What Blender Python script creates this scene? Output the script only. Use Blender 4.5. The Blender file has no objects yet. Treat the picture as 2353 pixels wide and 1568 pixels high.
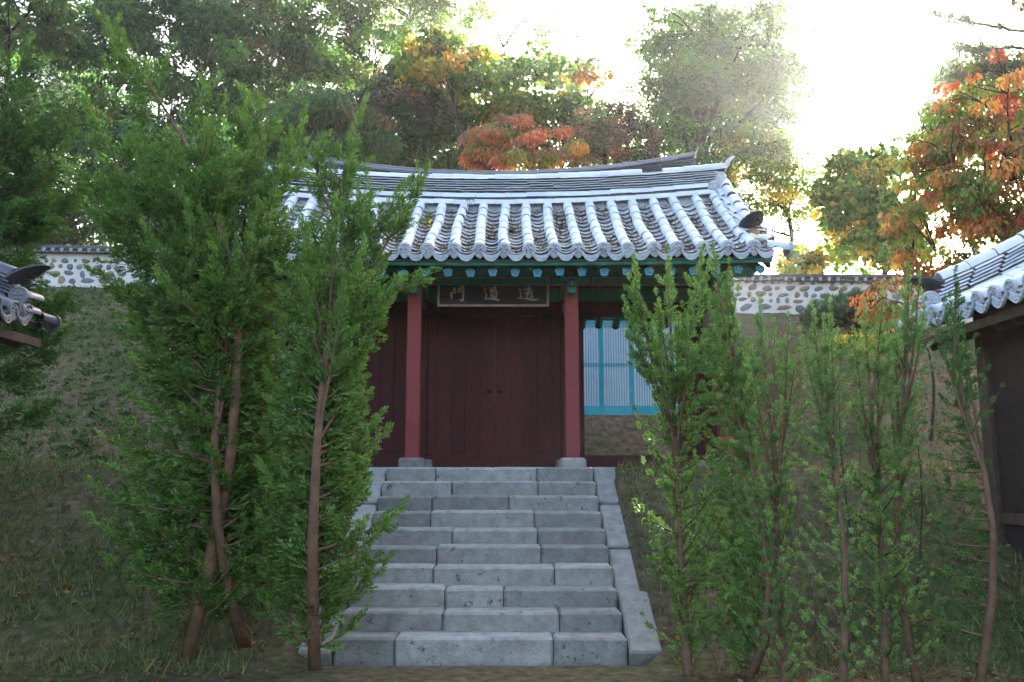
import bpy, math, random
import numpy as np
from mathutils import Matrix, Vector

# ------------------------------------------------------------------ camera, sky, sun, exposure
SC = bpy.context.scene
COL = SC.collection
FPX, PITCH, EYE = 2038.0, math.radians(8.8), 1.6
cam_d = bpy.data.cameras.new("camera"); cam = bpy.data.objects.new("camera", cam_d); COL.objects.link(cam)
cam.location = (0, 0, EYE); cam.rotation_euler = (math.pi/2 + PITCH, 0, 0)
cam_d.sensor_width = 36.0; cam_d.lens = 36.0*FPX/2353.0; cam_d.clip_start = 0.05; cam_d.clip_end = 2000
SC.camera = cam
SUN_AZ, SUN_EL = math.radians(22.5), math.radians(18.6)
world = bpy.data.worlds.new("World"); SC.world = world; world.use_nodes = True
wn = world.node_tree.nodes; wl = world.node_tree.links
bg = wn["Background"]; sky = wn.new("ShaderNodeTexSky"); sky.sky_type = 'NISHITA'; sky.sun_disc = False
sky.sun_elevation = SUN_EL; sky.sun_rotation = SUN_AZ; sky.altitude = 100; sky.air_density = 1.0
sky.dust_density = 6.0; sky.ozone_density = .4
wl.new(sky.outputs[0], bg.inputs[0]); bg.inputs[1].default_value = 0.15
sun_d = bpy.data.lights.new("sun", 'SUN'); sun = bpy.data.objects.new("sun", sun_d); COL.objects.link(sun)
sun_d.energy = 4.0; sun_d.angle = math.radians(0.5); sun_d.color = (1.0, 0.93, 0.82)
sd = Vector((math.sin(SUN_AZ)*math.cos(SUN_EL), math.cos(SUN_AZ)*math.cos(SUN_EL), math.sin(SUN_EL)))
sun.rotation_euler = sd.to_track_quat('Z', 'Y').to_euler(); sun.location = sd*120
SC.view_settings.view_transform = 'Standard'; SC.view_settings.look = 'None'; SC.view_settings.gamma = 1.0
SC.view_settings.use_curve_mapping = False
SC.view_settings.exposure = 2.9
SC.cycles.use_denoising = True
SC.cycles.max_bounces = 8; SC.cycles.diffuse_bounces = 3; SC.cycles.glossy_bounces = 2
SC.cycles.transmission_bounces = 3; SC.cycles.volume_bounces = 0; SC.cycles.transparent_max_bounces = 8
SC.cycles.sample_clamp_indirect = 6.0

rng = np.random.default_rng(7)
random.seed(7)
R = math.radians

# ------------------------------------------------------------------ helpers
def at(px, py, Y):
    u = (px-1176.5)/FPX; v = -(py-784)/FPX
    y = math.cos(PITCH)-math.sin(PITCH)*v; z = math.sin(PITCH)+math.cos(PITCH)*v
    t = Y/y
    return np.array((u*t, Y, EYE+z*t))

WM = {}
def obj(name, mesh, parent=None, M=None, mat=None, kind=None):
    o = bpy.data.objects.new(name, mesh); COL.objects.link(o)
    M = M if M is not None else Matrix.Identity(4)
    if parent is not None:
        o.parent = parent; o.matrix_parent_inverse = WM[parent.name].inverted()
    o.matrix_basis = M; WM[o.name] = M.copy()
    if mat is not None and mesh is not None:
        if len(mesh.materials) == 0: mesh.materials.append(mat)
        elif mesh.materials[0] != mat:
            o.material_slots[0].link = 'OBJECT'; o.material_slots[0].material = mat
    if kind: o["kind"] = kind
    return o
def thing(name, loc, label, cat, group=None, rz=0):
    o = obj(name, None, None, Matrix.Translation(Vector(loc)) @ Matrix.Rotation(rz, 4, 'Z'))
    o.empty_display_size = 0.2
    return tag(o, label, cat, group)
def tag(o, label, cat, group=None):
    o["label"] = label; o["category"] = cat
    if group: o["group"] = group
    return o

def np_mesh(name, verts, faces, smooth=False, col=None):
    """verts (n,3); faces (m,k) equal sized"""
    me = bpy.data.meshes.new(name)
    verts = np.ascontiguousarray(verts, dtype=np.float32); faces = np.ascontiguousarray(faces, dtype=np.int32)
    m, k = faces.shape
    me.vertices.add(len(verts)); me.vertices.foreach_set("co", verts.ravel())
    me.loops.add(m*k); me.loops.foreach_set("vertex_index", faces.ravel())
    me.polygons.add(m); me.polygons.foreach_set("loop_start", np.arange(0, m*k, k, dtype=np.int32))
    me.update(calc_edges=True)
    if smooth: me.polygons.foreach_set("use_smooth", np.ones(m, dtype=bool))
    if col is not None:
        a = me.color_attributes.new("col", 'FLOAT_COLOR', 'POINT')
        c = np.ones((len(verts), 4), dtype=np.float32); c[:, :3] = col
        a.data.foreach_set("color", c.ravel())
    return me

class MB:
    """collects shapes for one mesh"""
    def __init__(s): s.v = []; s.f = []; s.mi = []; s.cur = 0
    def add(s, vs, fs):
        n = len(s.v); s.v += [tuple(map(float, p)) for p in vs]
        for f in fs: s.f.append(tuple(i+n for i in f)); s.mi.append(s.cur)
        return s
    def box(s, x0, x1, y0, y1, z0, z1):
        v = [(x0,y0,z0),(x1,y0,z0),(x1,y1,z0),(x0,y1,z0),(x0,y0,z1),(x1,y0,z1),(x1,y1,z1),(x0,y1,z1)]
        return s.add(v, [(0,3,2,1),(4,5,6,7),(0,1,5,4),(1,2,6,5),(2,3,7,6),(3,0,4,7)])
    def bevbox(s, x0, x1, y0, y1, z0, z1, b=.01):
        # chamfered along vertical edges and top
        pts = [(x0+b,y0),(x1-b,y0),(x1,y0+b),(x1,y1-b),(x1-b,y1),(x0+b,y1),(x0,y1-b),(x0,y0+b)]
        cx, cy = (x0+x1)/2, (y0+y1)/2
        v = [(x,y,z0) for x,y in pts]+[(x,y,z1-b) for x,y in pts]+[(cx+(x-cx)*(1-2*b/max(1e-3,x1-x0)),cy+(y-cy)*(1-2*b/max(1e-3,y1-y0)),z1) for x,y in pts]
        f = [tuple(range(7,-1,-1)), tuple(range(16,24))]
        for r in (0, 8):
            for i in range(8): j = (i+1) % 8; f.append((r+i, r+j, r+8+j, r+8+i))
        return s.add(v, f)
    def prism(s, poly, y0, y1):
        """poly of (x,z) counter-clockwise seen from -y, extruded from y0 (front) to y1 (back)"""
        n = len(poly)
        v = [(x,y0,z) for x,z in poly]+[(x,y1,z) for x,z in poly]
        f = [tuple(range(n)), tuple(range(2*n-1, n-1, -1))]
        for i in range(n): j = (i+1) % n; f.append((i, i+n, j+n, j))
        return s.add(v, f)
    def tube(s, pts, rad, k=8, cap=True):
        pts = [Vector(p) for p in pts]; n = len(pts); v = []; f = []
        for i, p in enumerate(pts):
            d = (pts[min(i+1,n-1)]-pts[max(i-1,0)]).normalized()
            u = d.orthogonal().normalized() if i == 0 else (u - d*u.dot(d)).normalized()
            w = d.cross(u); r = rad[i] if hasattr(rad, '__len__') else rad
            for j in range(k):
                a = 2*math.pi*j/k; v.append(p + (u*math.cos(a)+w*math.sin(a))*r)
        for i in range(n-1):
            for j in range(k): q = (j+1) % k; f.append((i*k+j, i*k+q, i*k+k+q, i*k+k+j))
        if cap: f.append(tuple(range(k-1,-1,-1))); f.append(tuple((n-1)*k+j for j in range(k)))
        return s.add(v, f)
    def mesh(s, name, mats=None, smooth=False, bevel=None):
        me = bpy.data.meshes.new(name); me.from_pydata(s.v, [], s.f); me.update()
        if mats:
            for m in (mats if isinstance(mats, (list, tuple)) else [mats]): me.materials.append(m)
        if len(set(s.mi)) > 1: me.polygons.foreach_set("material_index", s.mi)
        if smooth: me.polygons.foreach_set("use_smooth", [True]*len(s.f))
        return me

# ------------------------------------------------------------------ materials
def new_mat(name):
    m = bpy.data.materials.new(name); m.use_nodes = True
    nt = m.node_tree; b = nt.nodes["Principled BSDF"]
    return m, nt, b
def ramp(nt, stops, interp='LINEAR'):
    r = nt.nodes.new("ShaderNodeValToRGB"); e = r.color_ramp.elements; r.color_ramp.interpolation = interp
    while len(e) < len(stops): e.new(0.5)
    for i, (p, c) in enumerate(stops): e[i].position = p; e[i].color = (*c, 1)
    return r
def surf(name, base, alt=None, rough=.7, scale=6, detail=6, bump=.15, bscale=None, spec=.3, rand=.0, dist=.02,
         coord='Object', spots=None, sscale=20, samt=.55):
    """weathered surface: two tones in noise, optional dirt spots, per-object value shift, fine bump"""
    m, nt, b = new_mat(name); N = nt.nodes.new; L = nt.links.new
    tc = N("ShaderNodeTexCoord"); src = tc.outputs[coord]
    if rand:
        oi = N("ShaderNodeObjectInfo"); off = N("ShaderNodeVectorMath"); off.operation = 'ADD'
        sc = N("ShaderNodeVectorMath"); sc.operation = 'SCALE'; sc.inputs[0].default_value = (37., 19., 53.)
        L(oi.outputs['Random'], sc.inputs['Scale']); L(src, off.inputs[0]); L(sc.outputs[0], off.inputs[1]); src = off.outputs[0]
    nz = N("ShaderNodeTexNoise"); nz.inputs['Scale'].default_value = scale; nz.inputs['Detail'].default_value = detail
    nz.inputs['Roughness'].default_value = .65
    L(src, nz.inputs['Vector'])
    alt = alt or tuple(c*.72 for c in base)
    r = ramp(nt, [(.32, alt), (.68, base)]); L(nz.outputs[0], r.inputs[0]); c = r.outputs[0]
    if spots:
        n2 = N("ShaderNodeTexNoise"); n2.inputs['Scale'].default_value = sscale; n2.inputs['Detail'].default_value = 5
        n2.inputs['Roughness'].default_value = .7; L(src, n2.inputs['Vector'])
        r2 = ramp(nt, [(samt, (0,0,0)), (samt+.08, (1,1,1))]); L(n2.outputs[0], r2.inputs[0])
        mx = N("ShaderNodeMix"); mx.data_type = 'RGBA'; L(r2.outputs[0], mx.inputs['Factor'])
        L(c, mx.inputs[6]); mx.inputs[7].default_value = (*spots, 1); c = mx.outputs[2]
    if rand:
        mr = N("ShaderNodeMapRange"); mr.inputs['To Min'].default_value = 1-rand; mr.inputs['To Max'].default_value = 1+rand
        L(oi.outputs['Random'], mr.inputs['Value'])
        hs = N("ShaderNodeHueSaturation"); L(mr.outputs[0], hs.inputs['Value']); L(c, hs.inputs['Color']); c = hs.outputs[0]
    L(c, b.inputs['Base Color']); b.inputs['Roughness'].default_value = rough
    b.inputs['Specular IOR Level'].default_value = spec
    if bump:
        nb = N("ShaderNodeTexNoise"); nb.inputs['Scale'].default_value = bscale or scale*6; nb.inputs['Detail'].default_value = 6
        L(src, nb.inputs['Vector'])
        bp = N("ShaderNodeBump"); bp.inputs['Strength'].default_value = bump; bp.inputs['Distance'].default_value = dist
        L(nb.outputs[0], bp.inputs['Height']); L(bp.outputs[0], b.inputs['Normal'])
    return m
def leafmat(name, trans=.45, rough=.45, spec=.35):
    m, nt, b = new_mat(name); N = nt.nodes.new; L = nt.links.new
    a = N("ShaderNodeAttribute"); a.attribute_name = "col"
    L(a.outputs['Color'], b.inputs['Base Color']); b.inputs['Roughness'].default_value = rough
    b.inputs['Specular IOR Level'].default_value = spec
    t = N("ShaderNodeBsdfTranslucent")
    g = N("ShaderNodeMix"); g.data_type = 'RGBA'; g.blend_type = 'MULTIPLY'; g.inputs['Factor'].default_value = 1
    L(a.outputs['Color'], g.inputs[6]); g.inputs[7].default_value = (1.1, 1.3, .7, 1)
    L(g.outputs[2], t.inputs['Color'])
    mx = N("ShaderNodeMixShader"); mx.inputs[0].default_value = trans
    L(b.outputs[0], mx.inputs[1]); L(t.outputs[0], mx.inputs[2])
    L(mx.outputs[0], nt.nodes["Material Output"].inputs['Surface'])
    return m

TILE_PALE = (.60, .63, .69)
M = dict(
    tile=surf("tile_pale", TILE_PALE, (.52,.55,.61), .5, 5, 6, .25, 40, .45, .08, .01, spots=(.2,.19,.17), sscale=14, samt=.66),
    pan=surf("tile_pan", (.50,.51,.54), (.22,.21,.20), .6, 9, 6, .3, 45, .35, .22, .01, spots=(.13,.10,.07), sscale=18, samt=.55),
    tile_end=surf("tile_end", (.42,.44,.49), (.33,.35,.39), .6, 12, 5, .2, 50, .35, .10, .01, spots=(.14,.13,.12), sscale=25, samt=.62),
    ridge=surf("tile_ridge", (.58,.61,.66), (.42,.44,.47), .55, 6, 6, .35, 40, .4, .14, .012, spots=(.12,.12,.11), sscale=16, samt=.62),
    tile_dark=surf("tile_slate", (.105,.11,.145), (.078,.082,.105), .42, 7, 5, .2, 40, .5, .18, .01),
    tile_wall=surf("tile_wall_cap", (.075,.077,.09), (.05,.05,.058), .6, 7, 5, .3, 40, .35, .22, .01, spots=(.16,.15,.14), sscale=30, samt=.64),
    tile_edge=surf('broken_edge_and_gap_shade', (.13,.125,.12), (.07,.068,.066), .8, 30, 5, .3, 80, .2, .2),  # broken edges, darkened to draw the shadow gaps between courses as well
    tile_black=surf('tile_near_black', (.040,.042,.048), (.028,.029,.033), .5, 12, 5, .4, 40, .4),  # even near-black tone for the ornate end tiles
    tile_shaded=surf('tile_shaded', (.075,.08,.115), (.05,.054,.08), .38, 7, 5, .15, 40, .55, .15, .01),  # wing tile darkened so its colour holds the shade on the left roof
    end_shaded=surf('tile_shaded_end', (.20,.195,.205), (.13,.13,.14), .6, 14, 5, .2, 50, .3, .1),  # end tile of the left wing, shade put into its colour likewise
    mortar=surf("pale_mortar", (.45,.45,.47), (.27,.27,.28), .85, 9, 6, .5, 30, .2),
    clay=surf("orange_clay", (.42,.25,.13), (.28,.16,.08), .9, 12, 6, .8, 40, .1, dist=.03),
    plaster=surf("white_plaster", (.62,.60,.59), (.50,.47,.44), .85, 1.6, 8, .5, 12, .2, dist=.03, spots=(.36,.31,.25), sscale=2.6, samt=.62),
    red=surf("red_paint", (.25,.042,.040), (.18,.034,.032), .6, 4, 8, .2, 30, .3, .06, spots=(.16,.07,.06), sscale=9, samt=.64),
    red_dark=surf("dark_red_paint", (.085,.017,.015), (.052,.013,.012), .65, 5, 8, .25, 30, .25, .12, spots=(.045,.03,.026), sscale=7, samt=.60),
    green=surf("green_paint", (.010,.150,.100), (.008,.105,.072), .55, 8, 6, .12, 60, .35, .08),
    green_lt=surf("teal_paint", (.012,.27,.20), (.010,.19,.145), .55, 8, 6, .12, 60, .35, .06),
    green_leafy=surf("rafter_green", (.035,.135,.05), (.026,.10,.04), .6, 9, 5, .15, 60, .3, .1),
    line=surf("cream_line", (.42,.38,.30), None, .6, 9, 4, 0),
    black=surf("black_line", (.012,.012,.014), None, .6, 9, 4, 0),
    cyan=surf("cyan_paint", (.006,.42,.72), (.005,.32,.58), .5, 30, 5, .1, 80, .35, .12, coord='Object'),
    cyan_frame=surf("blue_frame_paint", (.02,.30,.38), (.015,.22,.30), .5, 10, 5, .1, 60),
    paper=surf("lattice_paper", (.55,.58,.64), (.46,.49,.55), .8, 6, 4, .05),
    dots=surf("white_dots", (.62,.60,.66), None, .6, 40, 3, 0),
    olive=surf("olive_paint", (.10,.09,.05), (.06,.06,.035), .6, 20, 5, .1),
    sign=surf("dark_sign_board", (.026,.021,.019), (.018,.015,.014), .5, 6, 6, .15, 60),
    sign_letter=surf("tan_letter_paint", (.44,.35,.28), (.34,.27,.21), .6, 20, 5, .05),
    sign_frame=surf("tan_frame_paint", (.36,.275,.23), (.23,.175,.15), .6, 12, 5, .1),
    bark=surf("dark_bark", (.07,.055,.045), (.035,.028,.024), .9, 8, 6, .8, 20, .1, dist=.03),
    jbark=surf("juniper_bark", (.20,.115,.075), (.11,.065,.045), .85, 10, 6, .5, 30, .1),
    granite=surf("granite", (.33,.32,.30), (.20,.19,.175), .85, 7, 10, .7, 45, .2, .22, .02, spots=(.09,.085,.06), sscale=9, samt=.60),
    wood=surf("old_wood", (.10,.065,.045), (.06,.04,.03), .75, 7, 6, .3, 40, .2),
    wood_dark_shaded=surf('dark_shaded_wood', (.045,.032,.025), (.028,.02,.016), .75, 7, 6, .3, 40, .2),  # wood darkened to carry the unlit look under the wing eaves
    fruit=surf("orange_fruit", (.75,.18,.03), None, .35, 10, 3, 0, spec=.5),
    berry=surf("waxy_berry", (.42,.50,.56), (.30,.38,.45), .5, 60, 3, 0),
    leaf=leafmat("leaf", .5), needle=leafmat("needle", .22, .5, .3), scale_leaf=leafmat("scale_leaf", .28, .5, .3),
    dry=leafmat("dry_leaf", .3, .8, .1), grass=leafmat("grass_blade", .35, .6, .2),
)
# stones: colour picked per stone
def stone_mat():
    m, nt, b = new_mat("field_stone"); N = nt.nodes.new; L = nt.links.new
    oi = N("ShaderNodeObjectInfo"); tc = N("ShaderNodeTexCoord")
    r = ramp(nt, [(0,(.10,.10,.12)),(.22,(.15,.15,.16)),(.40,(.13,.145,.18)),(.55,(.24,.235,.22)),(.68,(.20,.16,.115)),(.80,(.27,.19,.10)),(.9,(.17,.115,.085)),(1,(.30,.29,.27))])
    L(oi.outputs['Random'], r.inputs[0])
    nz = N("ShaderNodeTexNoise"); nz.inputs['Scale'].default_value = 5; nz.inputs['Detail'].default_value = 8; L(tc.outputs['Object'], nz.inputs['Vector'])
    mr = N("ShaderNodeMapRange"); mr.inputs['From Min'].default_value = .3; mr.inputs['From Max'].default_value = .7
    mr.inputs['To Min'].default_value = .65; mr.inputs['To Max'].default_value = 1.3; L(nz.outputs[0], mr.inputs['Value'])
    hs = N("ShaderNodeHueSaturation"); L(mr.outputs[0], hs.inputs['Value']); L(r.outputs[0], hs.inputs['Color']); L(hs.outputs[0], b.inputs['Base Color'])
    b.inputs['Roughness'].default_value = .75
    bp = N("ShaderNodeBump"); bp.inputs['Strength'].default_value = .5; bp.inputs['Distance'].default_value = .03
    L(nz.outputs[0], bp.inputs['Height']); L(bp.outputs[0], b.inputs['Normal'])
    return m
M['stone'] = stone_mat()
def ground_mat():
    m, nt, b = new_mat("earth_and_litter"); N = nt.nodes.new; L = nt.links.new
    tc = N("ShaderNodeTexCoord")
    n1 = N("ShaderNodeTexNoise"); n1.inputs['Scale'].default_value = .35; n1.inputs['Detail'].default_value = 10; n1.inputs['Roughness'].default_value = .7
    n2 = N("ShaderNodeTexNoise"); n2.inputs['Scale'].default_value = 9; n2.inputs['Detail'].default_value = 8
    for n in (n1, n2): L(tc.outputs['Object'], n.inputs['Vector'])
    r1 = ramp(nt, [(.35,(.14,.095,.06)),(.5,(.10,.085,.05)),(.62,(.06,.08,.03))]); L(n1.outputs[0], r1.inputs[0])
    mr = N("ShaderNodeMapRange"); mr.inputs['From Min'].default_value = .3; mr.inputs['From Max'].default_value = .7
    mr.inputs['To Min'].default_value = .5; mr.inputs['To Max'].default_value = 1.4; L(n2.outputs[0], mr.inputs['Value'])
    hs = N("ShaderNodeHueSaturation"); L(mr.outputs[0], hs.inputs['Value']); L(r1.outputs[0], hs.inputs['Color']); L(hs.outputs[0], b.inputs['Base Color'])
    b.inputs['Roughness'].default_value = .95; b.inputs['Specular IOR Level'].default_value = .1
    n3 = N("ShaderNodeTexNoise"); n3.inputs['Scale'].default_value = 55; n3.inputs['Detail'].default_value = 8; n3.inputs['Roughness'].default_value = .75; L(tc.outputs['Object'], n3.inputs['Vector'])
    ad = N("ShaderNodeMath"); ad.operation = 'MULTIPLY_ADD'; L(n3.outputs[0], ad.inputs[0]); ad.inputs[1].default_value = .5; L(n2.outputs[0], ad.inputs[2])
    r3 = ramp(nt, [(.38, (.45, .45, .45)), (.62, (1.5, 1.5, 1.5))]); L(n3.outputs[0], r3.inputs[0])
    mm = N("ShaderNodeMix"); mm.data_type = 'RGBA'; mm.blend_type = 'MULTIPLY'; mm.inputs['Factor'].default_value = .8; L(hs.outputs[0], mm.inputs[6]); L(r3.outputs[0], mm.inputs[7]); L(mm.outputs[2], b.inputs['Base Color'])
    bp = N("ShaderNodeBump"); bp.inputs['Strength'].default_value = .8; bp.inputs['Distance'].default_value = .06
    L(ad.outputs[0], bp.inputs['Height']); L(bp.outputs[0], b.inputs['Normal'])
    return m
M['ground'] = ground_mat()

# ------------------------------------------------------------------ terrain
AX = -0.29          # axis of the gate and the shrine
FLOOR = 1.75        # gate terrace
def sstep(a, b, x):
    t = np.clip((x-a)/(b-a), 0, 1); return t*t*(3-2*t)
def lstep(a, b, x): return np.clip((x-a)/(b-a), 0, 1)
def terrain(x, y):
    x = np.asarray(x, float); y = np.asarray(y, float)
    z = FLOOR*lstep(8.3, 11.7, y)
    z = z - .32*np.clip((1.62-np.abs(x-AX))/.15, 0, 1)*lstep(8.2, 8.6, y)*(1-lstep(12.0, 12.2, y))
    top = np.where(x < 0, 8.0, 8.0-0.24*np.clip(x-8, 0, 6))
    wy = np.where(x < 0, 29.0, 33.0-0.82*np.clip(x-8.1, 0, 6))
    side = FLOOR + (top-FLOOR)*np.clip((y-15.5)/(wy-15.5), 0, 1)
    mid = FLOOR + (2.95-FLOOR)*lstep(17.6, 19.0, y) + (top-2.95)*lstep(27.5, 31.0, y)
    k = sstep(6.2, 8.2, np.abs(x-AX))
    hill = mid*(1-k)+side*k
    z = np.where(y > 15.5, hill, z)
    z = z + 1.2*lstep(33, 42, y) - 9*sstep(46, 95, y)
    # hollows and bumps, none under the buildings
    bum = .10*np.sin(x*.9+.3*y)*np.sin(y*.7-.2*x) + .05*np.sin(2.3*x+1.1)*np.sin(1.9*y+.4)
    return z + bum*k*sstep(14, 18, y)
gx = np.concatenate([np.linspace(-140, -26, 24)[:-1], np.linspace(-26, 26, 261), np.linspace(26, 140, 24)[1:]])
gy = np.concatenate([np.linspace(-30, 4, 10)[:-1], np.linspace(4, 48, 100), np.linspace(48, 160, 24)[1:]])
GX, GY = np.meshgrid(gx, gy); nx, ny = len(gx), len(gy)
gv = np.stack([GX.ravel(), GY.ravel(), terrain(GX, GY).ravel()], 1)
ii = (np.arange(ny-1)[:, None]*nx + np.arange(nx-1)[None, :]).ravel()
ground = obj("ground", np_mesh("ground", gv, np.stack([ii, ii+1, ii+nx+1, ii+nx], 1), True), None, None, M['ground'], "structure")
def tz(x, y): return float(terrain(x, y))

# ------------------------------------------------------------------ tile meshes (axis along +y = up the slope)
def cover_mesh(name, r=.078, L=.36, r2=None, k=9, th=.016, ang=100):
    """half-round roof tile, lower end a little wider, with thickness"""
    r2 = r2 or r*.93; b = MB(); A = [R(-ang+2*ang*i/k) for i in range(k+1)]
    prof = [(0, r), (.004, r+.003), (L*.5, (r+r2)/2+.001), (L, r2)]
    v = []; f = []
    for y, rr in prof:
        v += [(rr*math.sin(a), y, rr*math.cos(a)) for a in A]
    n = k+1
    for q in range(len(prof)-1):
        for i in range(k): f.append((q*n+i, q*n+i+1, q*n+n+i+1, q*n+n+i))
    s = len(v); v += [((r-th)*math.sin(a), 0, (r-th)*math.cos(a)) for a in A]
    for i in range(k): f.append((s+i, s+i+1, i+1, i))
    s2 = len(v); v += [((r-th)*math.sin(a), .08, (r-th)*math.cos(a)) for a in A]
    for i in range(k): f.append((s2+i, s2+i+1, s+i+1, s+i))
    return b.add(v, f).mesh(name, smooth=True)
def arc_pts(w, sag, n=8):
    return [(-w/2+w*i/n, sag*((2*i/n-1)**2)) for i in range(n+1)]
def pan_mesh(name, w=.30, sag=.075, L=.26, th=.020, n=8):
    v = []; f = []; P = arc_pts(w, sag, n); m = n+1
    for y, dz in ((0, th), (0, 0), (L, 0.002)):
        v += [(x, y, z+dz) for x, z in P]
    v2 = [(x, L, z+.002) for x, z in P]
    # top surface from front-top to back, front face
    for i in range(n):
        f.append((i, i+1, 2*m+i+1, 2*m+i)); f.append((m+i, m+i+1, i+1, i))
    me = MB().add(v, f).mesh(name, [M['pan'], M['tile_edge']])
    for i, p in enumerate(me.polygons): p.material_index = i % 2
    return me
def shield(r, tip, n=20):
    """round plate drawn to a point at the bottom; (x,z) counter-clockwise seen from -y"""
    pts = []
    for i in range(n):
        a = -math.pi/2 + 2*math.pi*i/n
        x, z = r*math.cos(a), r*math.sin(a)
        d = abs(math.atan2(math.sin(a+math.pi/2), math.cos(a+math.pi/2)))
        if d < R(60): z -= tip*(1-d/R(60))
        pts.append((x, z))
    return pts
def end_mesh(name, r=.098, tip=.045, small=False):
    """end plate of a cover tile: raised rim, sunk field, flower in relief"""
    b = MB(); n = 20 if not small else 12
    out = shield(r, tip, n); inn = shield(r*.76, tip*.25, n)
    v = [(x, 0, z) for x, z in out]+[(x, -.010, z) for x, z in [(q[0]*.95, q[1]*.95) for q in out]]
    v += [(x*1.04, -.010, z*1.04) for x, z in inn]+[(x, -.001, z) for x, z in inn]+[(0, -.001, 0)]
    v += [(x, .03, z) for x, z in out]
    f = []
    for i in range(n):
        j = (i+1) % n
        f += [(i, j, n+j, n+i), (n+i, n+j, 2*n+j, 2*n+i), (2*n+i, 2*n+j, 3*n+j, 3*n+i), (3*n+i, 3*n+j, 4*n), (4*n+1+i, 4*n+1+j, j, i)]
    b.add(v, f)
    if not small:
        for k in range(5):
            a = R(90+72*k); c, s = math.cos(a), math.sin(a)
            pr = r*.40
            ring = []
            for q in range(8):
                t = 2*math.pi*q/8; u, w = math.cos(t)*r*.24, math.sin(t)*r*.19
                ring.append((c*pr+c*u-s*w, s*pr+s*u+c*w))
            vv = [(x, -.001, z) for x, z in ring]+[(c*pr+(x-c*pr)*.55, -.011, s*pr+(z-s*pr)*.55) for x, z in ring]
            ff = [(q, (q+1) % 8, 8+(q+1) % 8, 8+q) for q in range(8)]+[tuple(range(8, 16))]
            b.add(vv, ff)
        ring = [(math.cos(2*math.pi*q/8)*r*.13, math.sin(2*math.pi*q/8)*r*.13) for q in range(8)]
        b.add([(x, -.001, z) for x, z in ring]+[(x*.6, -.014, z*.6) for x, z in ring], [(q, (q+1) % 8, 8+(q+1) % 8, 8+q) for q in range(8)]+[tuple(range(8, 16))])
    return b.mesh(name)
def drip_mesh(name, w=.285, sag=.070, drop=.082, n=10, relief=True):
    """crescent plate hanging at the lower end of a pan tile"""
    b = MB(); up = arc_pts(w, sag, n)
    lo = [(x*1.0, z - drop*max(0, 1-(2*abs(x)/w)**2.2)**.6 - .004) for x, z in up]
    ym = lambda z: -.035*(sag-z)/(drop+sag)     # the face leans forward at its foot
    v = [(x, ym(z)-.008, z) for x, z in up]+[(x, ym(z)-.008, z) for x, z in lo]+[(x, .02, z) for x, z in up]+[(x, .012+ym(z), z) for x, z in lo]
    m = n+1; f = []
    for i in range(n):
        f += [(m+i, m+i+1, i+1, i), (i, i+1, 2*m+i+1, 2*m+i), (3*m+i+1, 3*m+i, 2*m+i, 2*m+i+1), (m+i+1, m+i, 3*m+i, 3*m+i+1)]
    b.add(v, f)
    if relief:
        # raised border along the foot and scrolls in the field
        for i in range(n):
            (x0, z0), (x1, z1) = lo[i], lo[i+1]
            if i in (0, n-1): continue
            b.add([(x0, ym(z0)-.009, z0), (x1, ym(z1)-.009, z1), (x1, ym(z1)-.018, z1+.006), (x0, ym(z0)-.018, z0+.006), (x1, ym(z1)-.009, z1+.013), (x0, ym(z0)-.009, z0+.013)],
                  [(0, 1, 2, 3), (3, 2, 4, 5)])
        rr = random.Random(5)
        for q in range(17):
            x = rr.uniform(-.40, .40)*w; t = rr.uniform(.22, .72)
            zu = sag*(2*x/w)**2; zl = zu-drop*max(0, 1-(2*abs(x)/w)**2.2)**.6; z = zu+(zl-zu)*t
            a = rr.uniform(0, math.pi); L, W = rr.uniform(.010, .020), rr.uniform(.004, .007); c, s = math.cos(a), math.sin(a)
            y = ym(z)-.0085
            ring = [(x+c*L, z+s*L), (x-s*W, z+c*W), (x-c*L, z-s*L), (x+s*W, z-c*W)]
            b.add([(p, y, r_) for p, r_ in ring]+[(x, y-.010, z)], [(1, 0, 4), (2, 1, 4), (3, 2, 4), (0, 3, 4)])
    return b.mesh(name)
def flat_mesh(name, L=.40, W=.12, th=.022):
    """slightly bowed, chipped flat tile laid along the ridge (x = length, -y = outer edge)"""
    rr = random.Random(sum(map(ord, name)))
    n = 5; v = []; f = []
    for i in range(n+1):
        x = -L/2+L*i/n; j = rr.uniform(-.006, .004); k = rr.uniform(-.003, .003)
        v += [(x, -W+j+.006, -th-.004+k), (x, -W+j, -th+.006+k), (x, -W+j+.026, .004+k), (x, W*.2, .012), (x, W*.2, -th)]
    for i in range(n):
        a = i*5; c = a+5
        f += [(a, c, c+1, a+1), (a+1, c+1, c+2, a+2), (a+2, c+2, c+3, a+3), (c, a, a+4, c+4)]
    f += [(0, 1, 2, 3, 4), tuple(n*5+4-q for q in range(5))]
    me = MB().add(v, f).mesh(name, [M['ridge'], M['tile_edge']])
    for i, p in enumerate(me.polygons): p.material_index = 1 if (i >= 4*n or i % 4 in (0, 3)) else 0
    return me

ME = dict(cover=cover_mesh("cover_tile"), pan=pan_mesh("pan_tile"), end=end_mesh("end_tile"), drip=drip_mesh("drip_tile"),
          cover_s=cover_mesh("cover_tile_small", .055, .30, k=6), end_s=end_mesh("end_tile_small", .062, .012, True),
          drip_s=drip_mesh("drip_tile_small", .24, .055, .05, 6, False),
          ridge_cover=cover_mesh("ridge_cover", .085, .345, .083, 8),
          flats=[flat_mesh("ridge_flat_%d" % i) for i in range(4)])

def Rm(a, ax): return Matrix.Rotation(a, 4, ax)
def Tm(*p): return Matrix.Translation(Vector(p))
def frame(org, xdir, ydir):
    x = Vector(xdir).normalized(); y = Vector(ydir).normalized(); z = x.cross(y)
    m = Matrix((x, y, z)).transposed().to_4x4(); m.translation = Vector(org); return m

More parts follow.
